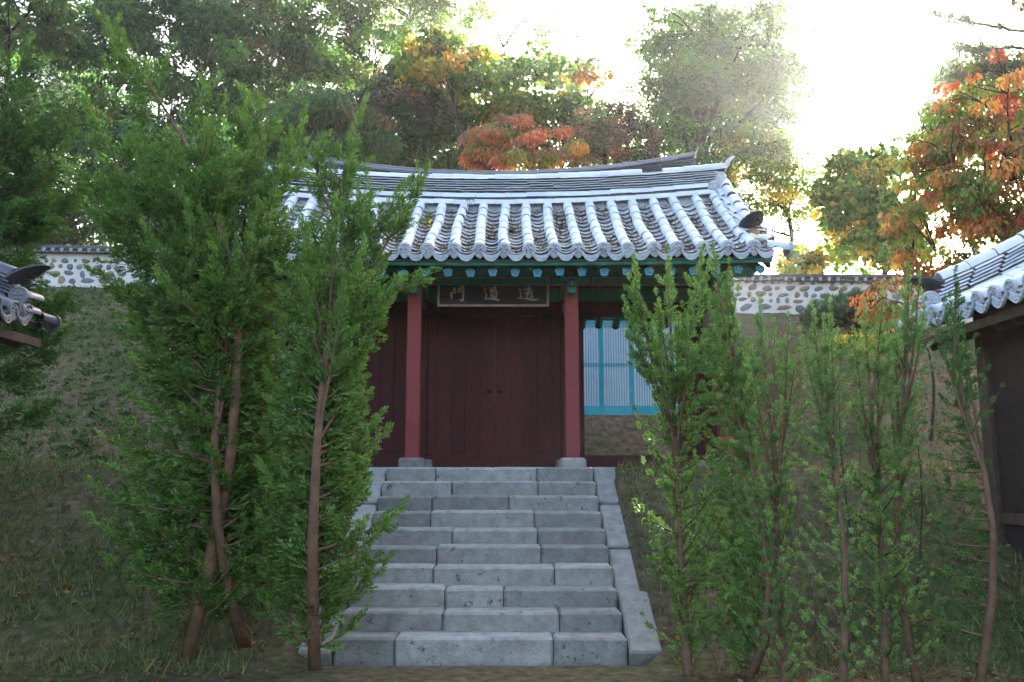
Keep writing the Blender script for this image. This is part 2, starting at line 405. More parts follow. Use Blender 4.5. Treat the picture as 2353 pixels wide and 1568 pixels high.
CZ, PZ = .065, -.026
def slope_tiles(root, T, xs, zf, s_end, mats, pans=13, wav=.012, seed=1, end_mat=None, skip_pan=(), short=None, pan_x=None, first_pan=None):
    """rows of cover tiles at xs and pan tiles between; T: local (x along eave, y up-slope, z up) -> world; zf(s,x)"""
    rr = random.Random(seed)
    def place(s, x, dz=0, extra=None):
        e = .02; sl = math.atan2(zf(s+e, x)-zf(s-e, x), 2*e)
        m = T @ Tm(x, s, zf(s, x)+dz) @ Rm(sl, 'X')
        return m if extra is None else m @ extra
    for ri, x in enumerate(xs):
        ph, am = rr.uniform(0, 6.28), wav*rr.uniform(.4, 1.3)
        s = 0.0; i = 0; sl0 = .31
        top = s_end if not (short and ri in short) else short[ri]
        slip = rr.uniform(-.02, .02)
        while s < top-.05:
            dx = am*math.sin(ph+2.6*s)
            o = obj("cover_tile", ME['cover'], root, place(s+slip*(1 if i == 0 else .3), x+dx, CZ+rr.uniform(-.004, .006), Rm(rr.uniform(-.03, .03), 'Z')), mats[0])
            if i == 0:
                e = obj("end_tile", ME['end'], root, place(slip, x+dx, CZ) @ Tm(0, -.002, 0) @ Rm(rr.uniform(-.10, .10), 'Y') @ Rm(R(-14), 'X'), end_mat or M['tile_end'])
            s += sl0; i += 1
    px = pan_x if pan_x is not None else [(a+b)/2 for a, b in zip(xs[:-1], xs[1:])]
    stp = s_end/pans
    for ci, x in enumerate(px):
        obj("drip_tile", ME['drip'], root, place(-.005, x, PZ+.002+rr.uniform(-.006, .006), Rm(rr.uniform(-.04, .04), 'Z') @ Rm(R(-8), 'X')), end_mat or M['tile_end'])
        for k in range(pans):
            s = .015+k*stp
            obj("pan_tile", ME['pan'], root, place(s, x+rr.uniform(-.006, .006), PZ+rr.uniform(-.006, .008), Rm(rr.uniform(-.05, .05), 'Z') @ Rm(R(-3.5)+rr.uniform(-.02, .02), 'X') @ Rm(rr.uniform(-.05, .05), 'Y')), mats[1])
    return place

def ridge_course(root, T, L, zc, yoff, z, mat, step=.345, kind='cover', jit=.006, seed=0, gaps=(), end_trim=0, name="ridge_tile"):
    """a course of tiles along local x, from -L to L, following the ridge curve zc(x)"""
    rr = random.Random(seed); n = int(round((2*L-end_trim)/step)); st = (2*L-end_trim)/n
    off = rr.uniform(-.5, .5)*st if kind != 'cover' else 0
    for i in range(n):
        x = -L+end_trim/2+st*(i+.5)+off*.5
        if any(a < x < b_ for a, b_ in gaps): continue
        e = .05; sl = math.atan2(zc(x+e)-zc(x-e), 2*e)
        sgn = -1 if yoff <= 0 else 1
        if kind == 'cover':
            m = T @ Tm(x-st/2, yoff+rr.uniform(-jit, jit), z+zc(x)+rr.uniform(-jit, jit)) @ Rm(-sl, 'Y') @ Rm(R(-90), 'Z') @ Tm(0, 0, 0)
            m = m @ Matrix.Diagonal((1, st/.345, 1, 1))
            obj(name, ME['ridge_cover'], root, m, mat)
        else:
            me = ME['flats'][rr.randrange(4)]
            m = T @ Tm(x, yoff+rr.uniform(-.012, .008), z+zc(x)+rr.uniform(-.004, .004)) @ Rm(-sl+rr.uniform(-.018, .018), 'Y') @ Rm(rr.uniform(-.03, .03)+(math.pi if sgn > 0 else 0), 'Z')
            obj(name, me, root, m @ Matrix.Diagonal((st*1.0/.40, 1, 1, 1)), mat)

# ------------------------------------------------------------------ the gate
EY, RY = 12.2, 14.6
gate = thing("gate_house", (AX, RY, FLOOR), "red and green painted gate house with pale tiled gable roof and star-painted rafters", "gate")
zr = lambda s, x: 4.74+.50*s+.055*s*s + (.05+.15*min(s, 2.4)/2.4)*(x/4)**2
zridge = lambda x: .20*(x/4)**2
TF = Tm(AX, EY, 0)
TB = Tm(AX, 2*RY-EY, 0) @ Rm(math.pi, 'Z')
# roof bed (boards and clay under the tiles)
def roof_bed(T, xs, s1, zf, th=.05, dz=-.045, s0=.16):
    v = []; f = []; S = [s0+(s1-s0)*i/10 for i in range(11)]
    for s in S:
        for x in xs: v.append(T @ Vector((x, s, zf(s, x)+dz))); 
    for s in S:
        for x in xs: v.append(T @ Vector((x, s, zf(s, x)+dz-th)))
    n = len(xs); q = 11*n
    for i in range(10):
        for j in range(n-1):
            a = i*n+j; f += [(a, a+1, a+n+1, a+n), (q+a+1, q+a, q+a+n, q+a+n+1)]
    for j in range(n-1): f.append((q+j, q+j+1, j+1, j))
    for i in range(10):
        a = i*n; f.append((a, a+n, q+a+n, q+a)); a = i*n+n-1; f.append((a+n, a, q+a, q+a+n))
    return v, f
bx = np.linspace(-4.05, 4.05, 13)
b = MB()
for T in (TF, TB): b.add(*roof_bed(T, bx, 2.395, zr))
roof = obj("roof", b.mesh("roof", M['clay']), gate)
PITCHX = .353
rows = [3.70-PITCHX*k for k in range(22)]
place_f = slope_tiles(roof, TF, rows, zr, 2.14, (M['tile'], M['pan']), 13, .02, 3,
                      pan_x=[rows[0]+PITCHX/2]+[(a+c)/2 for a, c in zip(rows[:-1], rows[1:])]+[rows[-1]-PITCHX/2], short=None)
# rear slope, seen only from behind: joined
b = MB(); rv = []
def append_mesh(mb, me, mtx):
    mb.add([mtx @ v.co for v in me.vertices], [tuple(p.vertices) for p in me.polygons])
for x in rows:
    s = 0
    while s < 2.1:
        append_mesh(b, ME['cover'], TB @ Tm(x, s, zr(s, x)+.028) @ Rm(math.atan(.5+.11*s), 'X')); s += .31
o = obj("rear_tiles", b.mesh("rear_tiles", M['tile'], True), roof, kind="stuff")

# main ridge
ridge = obj("ridge", None, gate, Tm(AX, RY, 6.2))
zb = 6.09
core = MB(); cv = []; cf = []
N = 16
for i in range(N+1):
    x = -3.92+7.84*i/N; z0 = zridge(x)
    for (yy, zz) in ((-.27, 6.0), (-.20, 6.30), (-.11, 6.36), (-.07, 6.68), (.07, 6.68), (.11, 6.36), (.20, 6.30), (.27, 6.0)):
        cv.append((AX+x, RY+yy, zz+z0))
for i in range(N):
    for k in range(7): cf.append((i*8+k, i*8+8+k, i*8+9+k, i*8+k+1))
cf += [tuple(range(8)), tuple(N*8+7-k for k in range(8))]
obj("ridge_core", core.add(cv, cf).mesh("ridge_core", M['mortar']), ridge)
TR = Tm(AX, RY, 0)
ridge_course(ridge, TR, 3.72, zridge, -.26, 6.135, M['tile'], .345, 'cover', .006, 1)
ridge_course(ridge, TR, 3.72, zridge, -.195, 6.275, M['tile'], .36, 'cover', .006, 2)
for c in range(6):
    ridge_course(ridge, TR, 3.76+.012*c, zridge, -.135+.008*c, 6.395+c*.044, M['ridge'], .405, 'flat', .006, 10+c)
ridge_course(ridge, TR, 3.95, zridge, 0, 6.665, M['tile'], .36, 'cover', .008, 3, gaps=((2.42, 2.86),))
for yo, zz, sd_ in ((.26, 6.135, 4), (.195, 6.275, 5)):
    ridge_course(ridge, TR, 3.72, zridge, yo, zz, M['tile'], .70, 'cover', .004, sd_)
# upturned end plates of the ridge and the mortar under them
def mangwa_mesh(name, w=.30, h=.30, th=.03):
    """ornate end tile: curved plate, narrow at the tip, faces -y, foot at z=0"""
    b = MB(); n = 10; rowsz = 6; v = []
    for r_ in range(rowsz+1):
        t = r_/rowsz; ww = w*(1-.62*t**2.2)/2; z = h*t; y = -.10*t*t
        for i in range(n+1):
            u = -1+2*i/n; v.append((ww*u, y+.06*u*u*(1-.4*t), z+.03*(1-u*u)*t))
    m = n+1; q = len(v); v += [(x*.98, y+th, z) for x, y, z in v]; f = []
    for r_ in range(rowsz):
        for i in range(n):
            a = r_*m+i; f += [(a, a+1, a+m+1, a+m), (q+a+1, q+a, q+a+m, q+a+m+1)]
    for i in range(n): f += [(q+i, q+i+1, i+1, i), (rowsz*m+i, rowsz*m+i+1, q+rowsz*m+i+1, q+rowsz*m+i)]
    for r_ in range(rowsz): a = r_*m; f.append((a, a+m, q+a+m, q+a)); a += n; f.append((a+m, a, q+a, q+a+m))
    b.add(v, f)
    for k in range(9):
        a = R(-80+20*k); c, s = math.sin(a), math.cos(a)
        x0, z0 = c*.02, h*.30+s*.02; x1, z1 = c*w*.27, h*.30+s*h*.32
        p = Vector((-s, 0, c))*.007
        yy = lambda z: -.10*(z/h)**2-.003
        b.add([(x0-p.x, yy(z0), z0+p.z), (x0+p.x, yy(z0), z0-p.z), (x1, yy(z1), z1), ((x0+x1)/2, yy((z0+z1)/2)-.016, (z0+z1)/2)], [(0, 1, 3), (1, 2, 3), (2, 0, 3)])
    return b.mesh(name)
ME['mangwa'] = mangwa_mesh("ornate_end_tile"); ME['mangwa_w'] = mangwa_mesh("ornate_end_tile_wide", .40, .26)
def blob(name, rx, ry, rz, seed, amp=.25, k=10, m=7):
    rr = random.Random(seed); v = []; f = []
    ph = [(rr.uniform(0, 6.28), rr.uniform(0, 6.28), rr.randint(1, 3), rr.randint(1, 3)) for _ in range(4)]
    for i in range(m+1):
        t = math.pi*i/m
        for j in range(k):
            a = 2*math.pi*j/k
            q = 1+amp*sum(math.sin(p[2]*a+p[0])*math.sin(p[3]*t+p[1]) for p in ph)/2
            v.append((rx*q*math.sin(t)*math.cos(a), ry*q*math.sin(t)*math.sin(a), rz*q*math.cos(t)))
    for i in range(m):
        for j in range(k): f.append((i*k+j, i*k+k+j, i*k+k+(j+1) % k, i*k+(j+1) % k))
    return MB().add(v, f).mesh(name, smooth=True)
for sg in (1, -1):
    xx = AX+sg*3.93
    obj("ridge_end_plate", ME['mangwa'], ridge, Tm(xx+sg*.02, RY, 6.60+.2) @ Rm(sg*R(90), 'Z') @ Rm(R(16), 'X') @ Matrix.Diagonal((.75, 1, .95, 1)), M['ridge'])
    obj("ridge_end_mortar", blob("ridge_mortar", .17, .27, .24, 3+sg, .22), ridge, Tm(AX+sg*3.80, RY-.03, 6.56), M['mortar'])

# descending ridges on both verges
zdr = lambda s: zr(s, 3.85)
def descending(sg):
    x0 = sg*3.86
    dr = obj("descending_ridge", None, gate, Tm(AX+x0, EY+1.2, 5.5))
    rr = random.Random(31+sg)
    def pl(s, dx, dz): return TF @ Tm(x0+dx, s, zdr(s)+dz) @ Rm(math.atan(.50+.11*s), 'X')
    # clay core
    v = []; f = []
    S = [.62+(2.2-.62)*i/6 for i in range(7)]
    for s in S:
        for dx, dz in ((-.15, -.05), (-.13, .11), (-.05, .24), (.05, .24), (.13, .11), (.15, -.05)): v.append(TF @ Vector((x0+dx, s, zdr(s)+dz)))
    for i in range(6):
        for k in range(5): f.append((i*6+k, i*6+k+1, i*6+7+k, i*6+6+k))
    f += [(5, 4, 3, 2, 1, 0), tuple(36+k for k in range(6))]
    obj("clay_core", MB().add(v, f).mesh("descending_core", M['clay']), dr)
    s = .40
    while s < 2.1:      # inner cover row beside the ridge, then layered flat tiles and the cap row
        obj("cover_tile", ME['cover'], dr, pl(s, -sg*.19, .07) @ Rm(rr.uniform(-.03, .03), 'Z'), M['tile']); s += .31
    for c in range(4):
        s = .52+.05*c+.02*(c % 2)
        while s < 2.15:
            for side in (-1, 1):
                m = pl(s+.17, side*(.115-.016*c), .115+.036*c) @ Rm(R(90)*(-side)+rr.uniform(-.05, .05), 'Z')
                # flat tile: -y is its outer edge, turned to face outwards
                m = pl(s+.17, side*(.085-.016*c), .115+.036*c) @ Rm(R(90)*side+rr.uniform(-.05, .05), 'Z')
                obj("flat_tile", ME['flats'][rr.randrange(4)], dr, m @ Matrix.Diagonal((.9, .9, 1, 1)), M['ridge'])
            s += .36
    s = .66
    while s < 2.1:
        obj("cap_tile", ME['ridge_cover'], dr, pl(s, 0, .235+rr.uniform(-.006, .006)) @ Rm(rr.uniform(-.04, .04), 'Z') @ Matrix.Diagonal((1.05, 1.1, 1.05, 1)), M['tile']); s += .345
    obj("ornate_end_tile", ME['mangwa_w'], dr, TF @ Tm(x0+sg*.02, .60, zdr(.60)+.16) @ Rm(R(38), 'X') @ Rm(sg*R(18), 'Z'), M['tile_black'])
    # broken foot: clay lump, shard and slipped tiles
    obj("clay_lump", blob("clay_lump", .055, .06, .09, 9+sg, .3), dr, TF @ Tm(x0+sg*.01, .42, zdr(.42)+.10) @ Rm(.2, 'Y'), M['clay'])
    sh = MB().prism([(-.10, .02), (.02, -.06), (.11, -.02), (.03, .03)], 0, .018).mesh("shard")
    obj("tile_shard", sh, dr, TF @ Tm(x0+sg*.02, .33, zdr(.33)+.07) @ Rm(R(-50), 'X') @ Rm(R(12), 'Y'), M['clay'])
    obj("slipped_tile", ME['pan'], dr, TF @ Tm(x0-sg*.12, .16, zdr(.16)+.11) @ Rm(R(24), 'X') @ Rm(sg*R(16), 'Y') @ Rm(R(180), 'Y') @ Matrix.Diagonal((.8, .9, 1, 1)), M['tile'])
    obj("slipped_tile", ME['pan'], dr, TF @ Tm(x0+sg*.17, .22, zdr(.22)+.13) @ Rm(R(22), 'X') @ Rm(-sg*R(18), 'Y') @ Rm(R(180), 'Y') @ Matrix.Diagonal((.8, .9, 1, 1)), M['tile'])
    # verge tiles pointing outwards
    s = .10; i = 0
    while s < 2.2:
        m = TF @ Tm(x0+sg*(.40 if i == 0 else .25), s, zdr(s)) @ Rm(math.atan(.5+.11*s), 'X') @ Rm(sg*R(90), 'Z') @ Rm(R(8), 'X')
        obj("verge_tile", ME['cover'], dr, m, M['tile']); obj("verge_end", ME['end'], dr, m @ Tm(0, -.002, 0), M['tile_end'])
        if i > 0 or True:
            obj("verge_drip", ME['drip'], dr, TF @ Tm(x0+sg*(.36 if i == 0 else .22), s+.17, zdr(s+.17)-.08) @ Rm(math.atan(.5+.11*s), 'X') @ Rm(sg*R(90), 'Z'), M['tile_end'])
        s += .34; i += 1
    for s in (2.15,):
        obj("ridge_joint_mortar", blob("joint_mortar", .17, .2, .2, 40+sg, .25), dr, TF @ Tm(x0-sg*.1, s+.05, zdr(s)+.20), M['mortar'])
for sg in (1, -1): descending(sg)

# eave boards, rafters, purlins
def bar(name, parent, x0, x1, y0, y1, z0, z1, mat, b=.006):
    return obj(name, MB().bevbox(x0, x1, y0, y1, z0, z1, b).mesh(name, mat), parent)
def curved_board(name, y0, y1, z0, z1, mat, parent, L=4.02, n=12):
    v = []; f = []
    for i in range(n+1):
        x = -L+2*L*i/n; c = .05*(x/4)**2
        v += [(AX+x, y0, z0+c), (AX+x, y0, z1+c), (AX+x, y1, z1+c), (AX+x, y1, z0+c)]
    for i in range(n):
        for k in range(4): f.append((i*4+k, i*4+(k+1) % 4, i*4+4+(k+1) % 4, i*4+4+k))
    f += [(3, 2, 1, 0), tuple(n*4+k for k in range(4))]
    return obj(name, MB().add(v, f).mesh(name, mat), parent)
for T, yb, sg in ((TF, EY, 1), (TB, 2*RY-EY, -1)):
    Y = lambda d: (yb+sg*d)
    lo_hi = lambda a, c: (min(Y(a), Y(c)), max(Y(a), Y(c)))
    curved_board("fascia_board", *lo_hi(.10, .14), 4.682, 4.772, M['red_dark'], gate)
    curved_board("eave_board", *lo_hi(.115, .185), 4.652, 4.680, M['green_lt'], gate)
    curved_board("eave_board", *lo_hi(.15, .185), 4.606, 4.643, M['green_lt'], gate)
    curved_board("paint_line", *lo_hi(.1475, .1505), 4.637, 4.6435, M['line'], gate)
    # sheathing under the roof between the rafters
    b = MB(); b.add(*roof_bed(T, bx, 2.38, lambda s, x: zr(s, x),   .02, -.098, .28)); obj("soffit", b.mesh("soffit", M['green']), gate)
# star painted on every rafter end: cyan star, pale line, dark heart, seven dots
def star_mesh():
    b = MB(); r = .070
    def disc(rad, y, n=20): return [(rad*math.cos(2*math.pi*i/n), y, rad*math.sin(2*math.pi*i/n)) for i in range(n)]
    b.cur = 0; b.add(disc(r, -.001), [tuple(range(20))])
    def star(ro, ri, y, mid):
        p = []
        for k in range(5):
            a = R(90+72*k); a2 = R(90+72*k+36)
            for da in ((-R(9), 0, R(9)) if mid else (0,)): p.append((ro*math.cos(a+da), y, ro*math.sin(a+da)))
            p.append((ri*math.cos(a2-R(12)), y, ri*math.sin(a2-R(12)))); p.append((ri*.96*math.cos(a2), y, ri*.96*math.sin(a2))); p.append((ri*math.cos(a2+R(12)), y, ri*math.sin(a2+R(12))))
        return p
    for mi, (ro, ri, y, md) in enumerate(((r*.985, r*.80, -.003, True), (r*.665, r*.43, -.005, False), (r*.625, r*.40, -.007, False))):
        b.cur = mi+1; p = star(ro, ri, y, md); n = len(p)
        b.add(p+[(0, y, 0)], [(i, (i+1) % n, n) for i in range(n)])
    b.cur = 4
    for k in range(7):
        cx, cz = (0, 0) if k == 6 else (r*.27*math.cos(R(90+60*k)), r*.27*math.sin(R(90+60*k)))
        q = [(cx+r*.095*math.cos(2*math.pi*i/8), -.009, cz+r*.095*math.sin(2*math.pi*i/8)) for i in range(8)]
        b.add(q, [tuple(range(8))])
    return b.mesh("star_emblem", [M['green_leafy'], M['cyan'], M['line'], M['black'], M['dots']])
ME['star'] = star_mesh()
slope_a = math.atan(.42)
def rafter_mesh(L, r=.069, k=12):
    b = MB(); b.tube([(0, 0, 0), (0, L, 0)], [r, r*1.05], k); me = b.mesh("rafter", M['green_leafy'], True); return me
ME['rafter'] = rafter_mesh(2.35)
b = MB(); b.tube([(0, .012, 0), (0, .055, 0)], [.0705, .0705], 12, False); ME['rband'] = b.mesh("rafter_band", M['black'], True)
raf = [AX+.012+.322*k for k in range(-12, 13)]
for i, x in enumerate(raf):
    for T, sg in ((TF, 1), (TB, -1)):
        dz = .05*((x-AX)/4)**2 + random.uniform(-.012, .008) - (.028 if i == 8 else 0) - (.075 if sg < 0 else 0)
        m = Tm(x, RY-sg*2.10, 4.545+dz) @ (Rm(math.pi, 'Z') if sg < 0 else Matrix.Identity(4)) @ Rm(slope_a, 'X')
        ra = obj("rafter", ME['rafter'], gate, m)
        obj("star_emblem", ME['star'], ra, Tm(x, RY-sg*2.10, 4.545+dz) @ (Rm(math.pi, 'Z') if sg < 0 else Matrix.Identity(4)) @ Rm(slope_a*.25, 'X') @ Tm(0, -.012, -.002) @ Rm(random.uniform(-.12, .12), 'Y'))
        if sg < 0: obj("rafter_band", ME['rband'], ra, m)

CX = [AX+s for s in (-3.48, -1.19, 1.19, 3.48)]
CY, CB = 13.3, 15.9
# columns
for y in (CY, RY, CB):
    for x in CX:
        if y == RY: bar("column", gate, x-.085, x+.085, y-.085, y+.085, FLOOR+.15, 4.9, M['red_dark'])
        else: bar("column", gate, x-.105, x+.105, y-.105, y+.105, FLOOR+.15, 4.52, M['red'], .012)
        obj("column_base", MB().bevbox(x-.19, x+.19, y-.19, y+.19, FLOOR-.05, FLOOR+.15, .03).mesh("column_base", M['granite']), gate)
# purlins, tie beams between columns with black painted ends
for y, sg in ((CY, -1), (CB, 1)):
    b = MB(); b.tube([(CX[0]-.55, y, 4.79), (CX[3]+.55, y, 4.79)], .085, 14); obj("purlin", b.mesh("purlin", M['green']), gate)
    bar("purlin_board", gate, CX[0]-.5, CX[3]+.5, y-.05, y+.05, 4.655, 4.745, M['green'])
    for a, c in zip(CX[:-1], CX[1:]):
        bar("tie_beam", gate, a+.06, c-.06, y-.07, y+.07, 4.53, 4.635, M['green'])
        for e, q in ((a, 1), (c, -1)):
            x = e+q*.31
            bar("paint_band", gate, x-.012, x+.012, y-.0735, y+.0735, 4.528, 4.64, M['black'], .002)
            bar("paint_line", gate, x+q*.013-.003, x+q*.013+.003, y-.0745, y+.0745, 4.527, 4.64, M['line'], .001)
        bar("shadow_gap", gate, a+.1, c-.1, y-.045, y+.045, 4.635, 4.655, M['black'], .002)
        bar("paint_line", gate, a+.34, c-.34, y-.0725, y+.0725, 4.630, 4.637, M['line'], .001)
        # green board closing the gap behind the rafters
        bar("gap_board", gate, a, c, y-.02, y+.02, 4.86, 5.03, M['green'])
# brackets over the front and back columns
def bracket_mesh():
    b = MB()
    b.cur = 0; b.bevbox(-.11, .11, -.20, .05, .085, .30, .015)     # patterned block
    b.cur = 1; b.prism([(-.16, .085), (-.13, .035), (.13, .035), (.16, .085), (.16, .105), (-.16, .105)], -.13, .08)
    b.bevbox(-.062, .062, -.24, 0, -.135, .035, .006)
    b.prism([(-.04, -.18), (.05, -.18), (.062, -.135), (-.062, -.135)], -.225, 0)
    b.cur = 2; b.add([(-.045, -.2415, -.10), (.045, -.2415, -.10), (.045, -.2415, .022), (-.045, -.2415, .022)], [(0, 1, 2, 3)])
    b.cur = 3
    for k in range(7):
        cx, cz = (0, -.04) if k == 6 else (.026*math.cos(R(90+60*k)), -.04+.030*math.sin(R(90+60*k)))
        b.add([(cx+.009*math.cos(2*math.pi*i/8), -.243, cz+.009*math.sin(2*math.pi*i/8)) for i in range(8)], [tuple(range(8))])
    b.cur = 4
    for k in range(4):
        a = R(90*k); c, s = math.cos(a), math.sin(a)
        for w0, w1, l0, l1 in ((.030, .022, .018, .10),):
            def q(u, w): return (c*u-s*w, -.2035, .192+s*u+c*w)
            for sgn in (-1, 1):
                b.add([q(.02, 0), q(.045, sgn*.030), q(.075, sgn*.033), q(.10, 0), q(.075, sgn*.02), q(.045, sgn*.018)], [(0, 1, 5), (1, 2, 4, 5), (2, 3, 4)] if sgn < 0 else [(5, 1, 0), (5, 4, 2, 1), (4, 3, 2)])
        b.add([(c*.05+.009*math.cos(2*math.pi*i/8), -.2036, .192+s*.05+.009*math.sin(2*math.pi*i/8)) for i in range(8)], [tuple(range(8))])
    b.add([(.014*math.cos(2*math.pi*i/8), -.2036, .192+.014*math.sin(2*math.pi*i/8)) for i in range(8)], [tuple(range(8))])
    return b.mesh("bracket", [M['black'], M['green_lt'], M['black'], M['dots'], M['olive']])
ME['bracket'] = bracket_mesh()
for x in CX:
    obj("bracket", ME['bracket'], gate, Tm(x, CY-.06, 4.53)); obj("bracket", ME['bracket'], gate, Tm(x, CB+.06, 4.53) @ Rm(math.pi, 'Z'))
    bar("cross_beam", gate, x-.09, x+.09, CY+.08, CB-.08, 4.545, 4.745, M['green'])
    # king post and lower cross beam
    bar("cross_beam", gate, x-.07, x+.07, CY+.10, RY-.08, 4.30, 4.42, M['green'])
    bar("king_post", gate, x-.08, x+.08, RY-.08, RY+.08, 4.9, 5.75, M['green'])
b = MB(); b.tube([(CX[0]-.55, RY, 5.68), (CX[3]+.55, RY, 5.68)], .10, 12); obj("ridge_purlin", b.mesh("ridge_purlin", M['green']), gate)
# gable boards at the verges
for sg in (1, -1):
    for T in (TF, TB):
        x = 3.98*sg*(1 if T is TF else -1); v = []
        S = [.22+.2*i for i in range(11)]
        for s in S:
            for dx, dz in ((-.03, -.14), (.03, -.14), (.03, -.34), (-.03, -.34)): v.append(T @ Vector((x+dx, s, zr(s, x)+dz)))
        f = [(3, 2, 1, 0), tuple(40+k for k in range(4))]
        for i in range(10):
            for k in range(4): f.append((i*4+k, i*4+(k+1) % 4, i*4+4+(k+1) % 4, i*4+4+k))
        obj("gable_board", MB().add(v, f).mesh("gable_board", M['red_dark']), gate)
# middle wall: beam, red panels, doors
for k, (a, c) in enumerate(zip(CX[:-1], CX[1:])):
    a, c = a+.085, c-.085
    bar("lintel_beam", gate, a, c, RY-.07, RY+.07, 4.52, 4.74, M['green'])
    bar("upper_beam", gate, a, c, RY-.06, RY+.06, 4.95, 5.08, M['green'])
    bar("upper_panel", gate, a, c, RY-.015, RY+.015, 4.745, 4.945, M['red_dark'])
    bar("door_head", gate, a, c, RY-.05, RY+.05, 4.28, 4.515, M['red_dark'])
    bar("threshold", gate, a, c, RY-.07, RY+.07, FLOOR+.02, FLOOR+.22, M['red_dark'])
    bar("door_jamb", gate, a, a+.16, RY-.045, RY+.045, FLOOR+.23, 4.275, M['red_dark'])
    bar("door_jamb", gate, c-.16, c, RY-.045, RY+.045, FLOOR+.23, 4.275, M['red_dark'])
    for e in (a+.24, c-.24):
        bar("pivot_block", gate, e-.10, e+.10, RY-.13, RY-.055, 4.21, 4.31, M['black'], .01)
    mid = (a+c)/2
    for q in (-1, 1):
        if k == 2:    # right-hand doors stand open, folded back into the far side
            x = a+.19 if q < 0 else c-.19
            d = obj("door_leaf", None, gate, Tm(x, RY+.06, FLOOR))
            for j in range(4): bar("door_plank", d, x-.022, x+.022, RY+.08+.19*j, RY+.08+.19*j+.184, FLOOR+.24, 4.26, M['red_dark'], .004)
            for z in (2.4, 3.6): bar("door_batten", d, x-.045, x-.023, RY+.09, RY+.83, z, z+.10, M['red_dark'])
        else:
            x0, x1 = (a+.155, mid-.0005) if q < 0 else (mid+.0005, c-.155)
            d = obj("door_leaf", None, gate, Tm(x0, RY, FLOOR)); n = 4; w = (x1-x0)/n
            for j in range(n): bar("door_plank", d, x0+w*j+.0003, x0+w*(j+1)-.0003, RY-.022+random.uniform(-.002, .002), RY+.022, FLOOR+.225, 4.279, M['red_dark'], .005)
            for z in (2.4, 3.5): bar("door_batten", d, x0+.03, x1-.03, RY+.023, RY+.055, z, z+.10, M['red_dark'])
            for j in range(2):
                b = MB(); xc = (x1-.09 if q < 0 else x0+.09); b.tube([(xc, RY-.022, 3.02), (xc, RY-.05, 3.02)], [.035, .02], 10); obj("door_boss", b.mesh("door_boss", M['black']), d); break
# outer side walls under the gable
for x in (CX[0], CX[3]):
    for y0, y1 in ((CY+.11, RY-.09), (RY+.09, CB-.11)):
        bar("side_panel", gate, x-.03, x+.03, y0, y1, FLOOR+.15, 3.3, M['red_dark']); bar("side_rail", gate, x-.05, x+.05, y0, y1, 3.3, 3.42, M['green_lt'])
        bar("side_panel", gate, x-.02, x+.02, y0, y1, 3.43, 4.54, M['plaster'])
    bar("side_board", gate, x-.02, x+.02, CY+.1, CB-.1, 4.75, 5.0, M['green'])
# stone platform: kerb stones round an earth floor
stone_base = obj("stone_platform", None, gate, Tm(AX, RY, 0))
x = AX-4.3; i = 0
while x < AX+4.29:
    w = min(random.uniform(.8, 1.3), AX+4.3-x)
    if AX+4.3-x-w < .3: w = AX+4.3-x
    bar("kerb_stone", stone_base, x+.006, x+w-.006, 12.05, 12.45, FLOOR-.9, FLOOR-.002*random.random(), M['granite'], .015); x += w
for xx in (AX-4.3, AX+3.9):
    for j in range(4): bar("kerb_stone", stone_base, xx, xx+.4, 12.46+j*1.05, 12.46+j*1.05+1.04, FLOOR-.9, FLOOR-.004, M['granite'], .015)
bar("platform_floor", stone_base, AX-3.9, AX+3.9, 12.46, 16.66, FLOOR-.8, FLOOR-.012, M['granite'], .01)

# ------------------------------------------------------------------ name board
SY = 13.40
sign = thing("name_board", (AX, SY, 4.21), "dark wooden name board with tan frame and three brushed characters hung between the gate columns", "sign")
ST = Tm(AX, SY, 4.205) @ Rm(R(-7), 'X')
obj("board", MB().box(-.84, .84, 0, .035, .02, .43).mesh("board", M['sign']), sign, ST)
fr = MB(); fr.prism([(-.86, 0), (.86, 0), (.825, .035), (-.825, .035)], -.025, .0)
obj("frame_rail", fr.mesh("frame_rail", M['sign_frame']), sign, ST)
fr = MB(); fr.prism([(-.86, .435), (-.825, .40), (.825, .40), (.86, .435)], -.025, .0); obj("frame_rail", fr.mesh("frame_rail_top", M['sign_frame']), sign, ST)
for sg in (-1, 1):
    p = [(sg*.86, 0), (sg*.86, .435), (sg*.825, .40), (sg*.825, .035)]
    obj("frame_rail", MB().prism(p if sg > 0 else p[::-1], -.0252, .0).mesh("frame_side", M['sign_frame']), sign, ST)
K = 1.70/2200
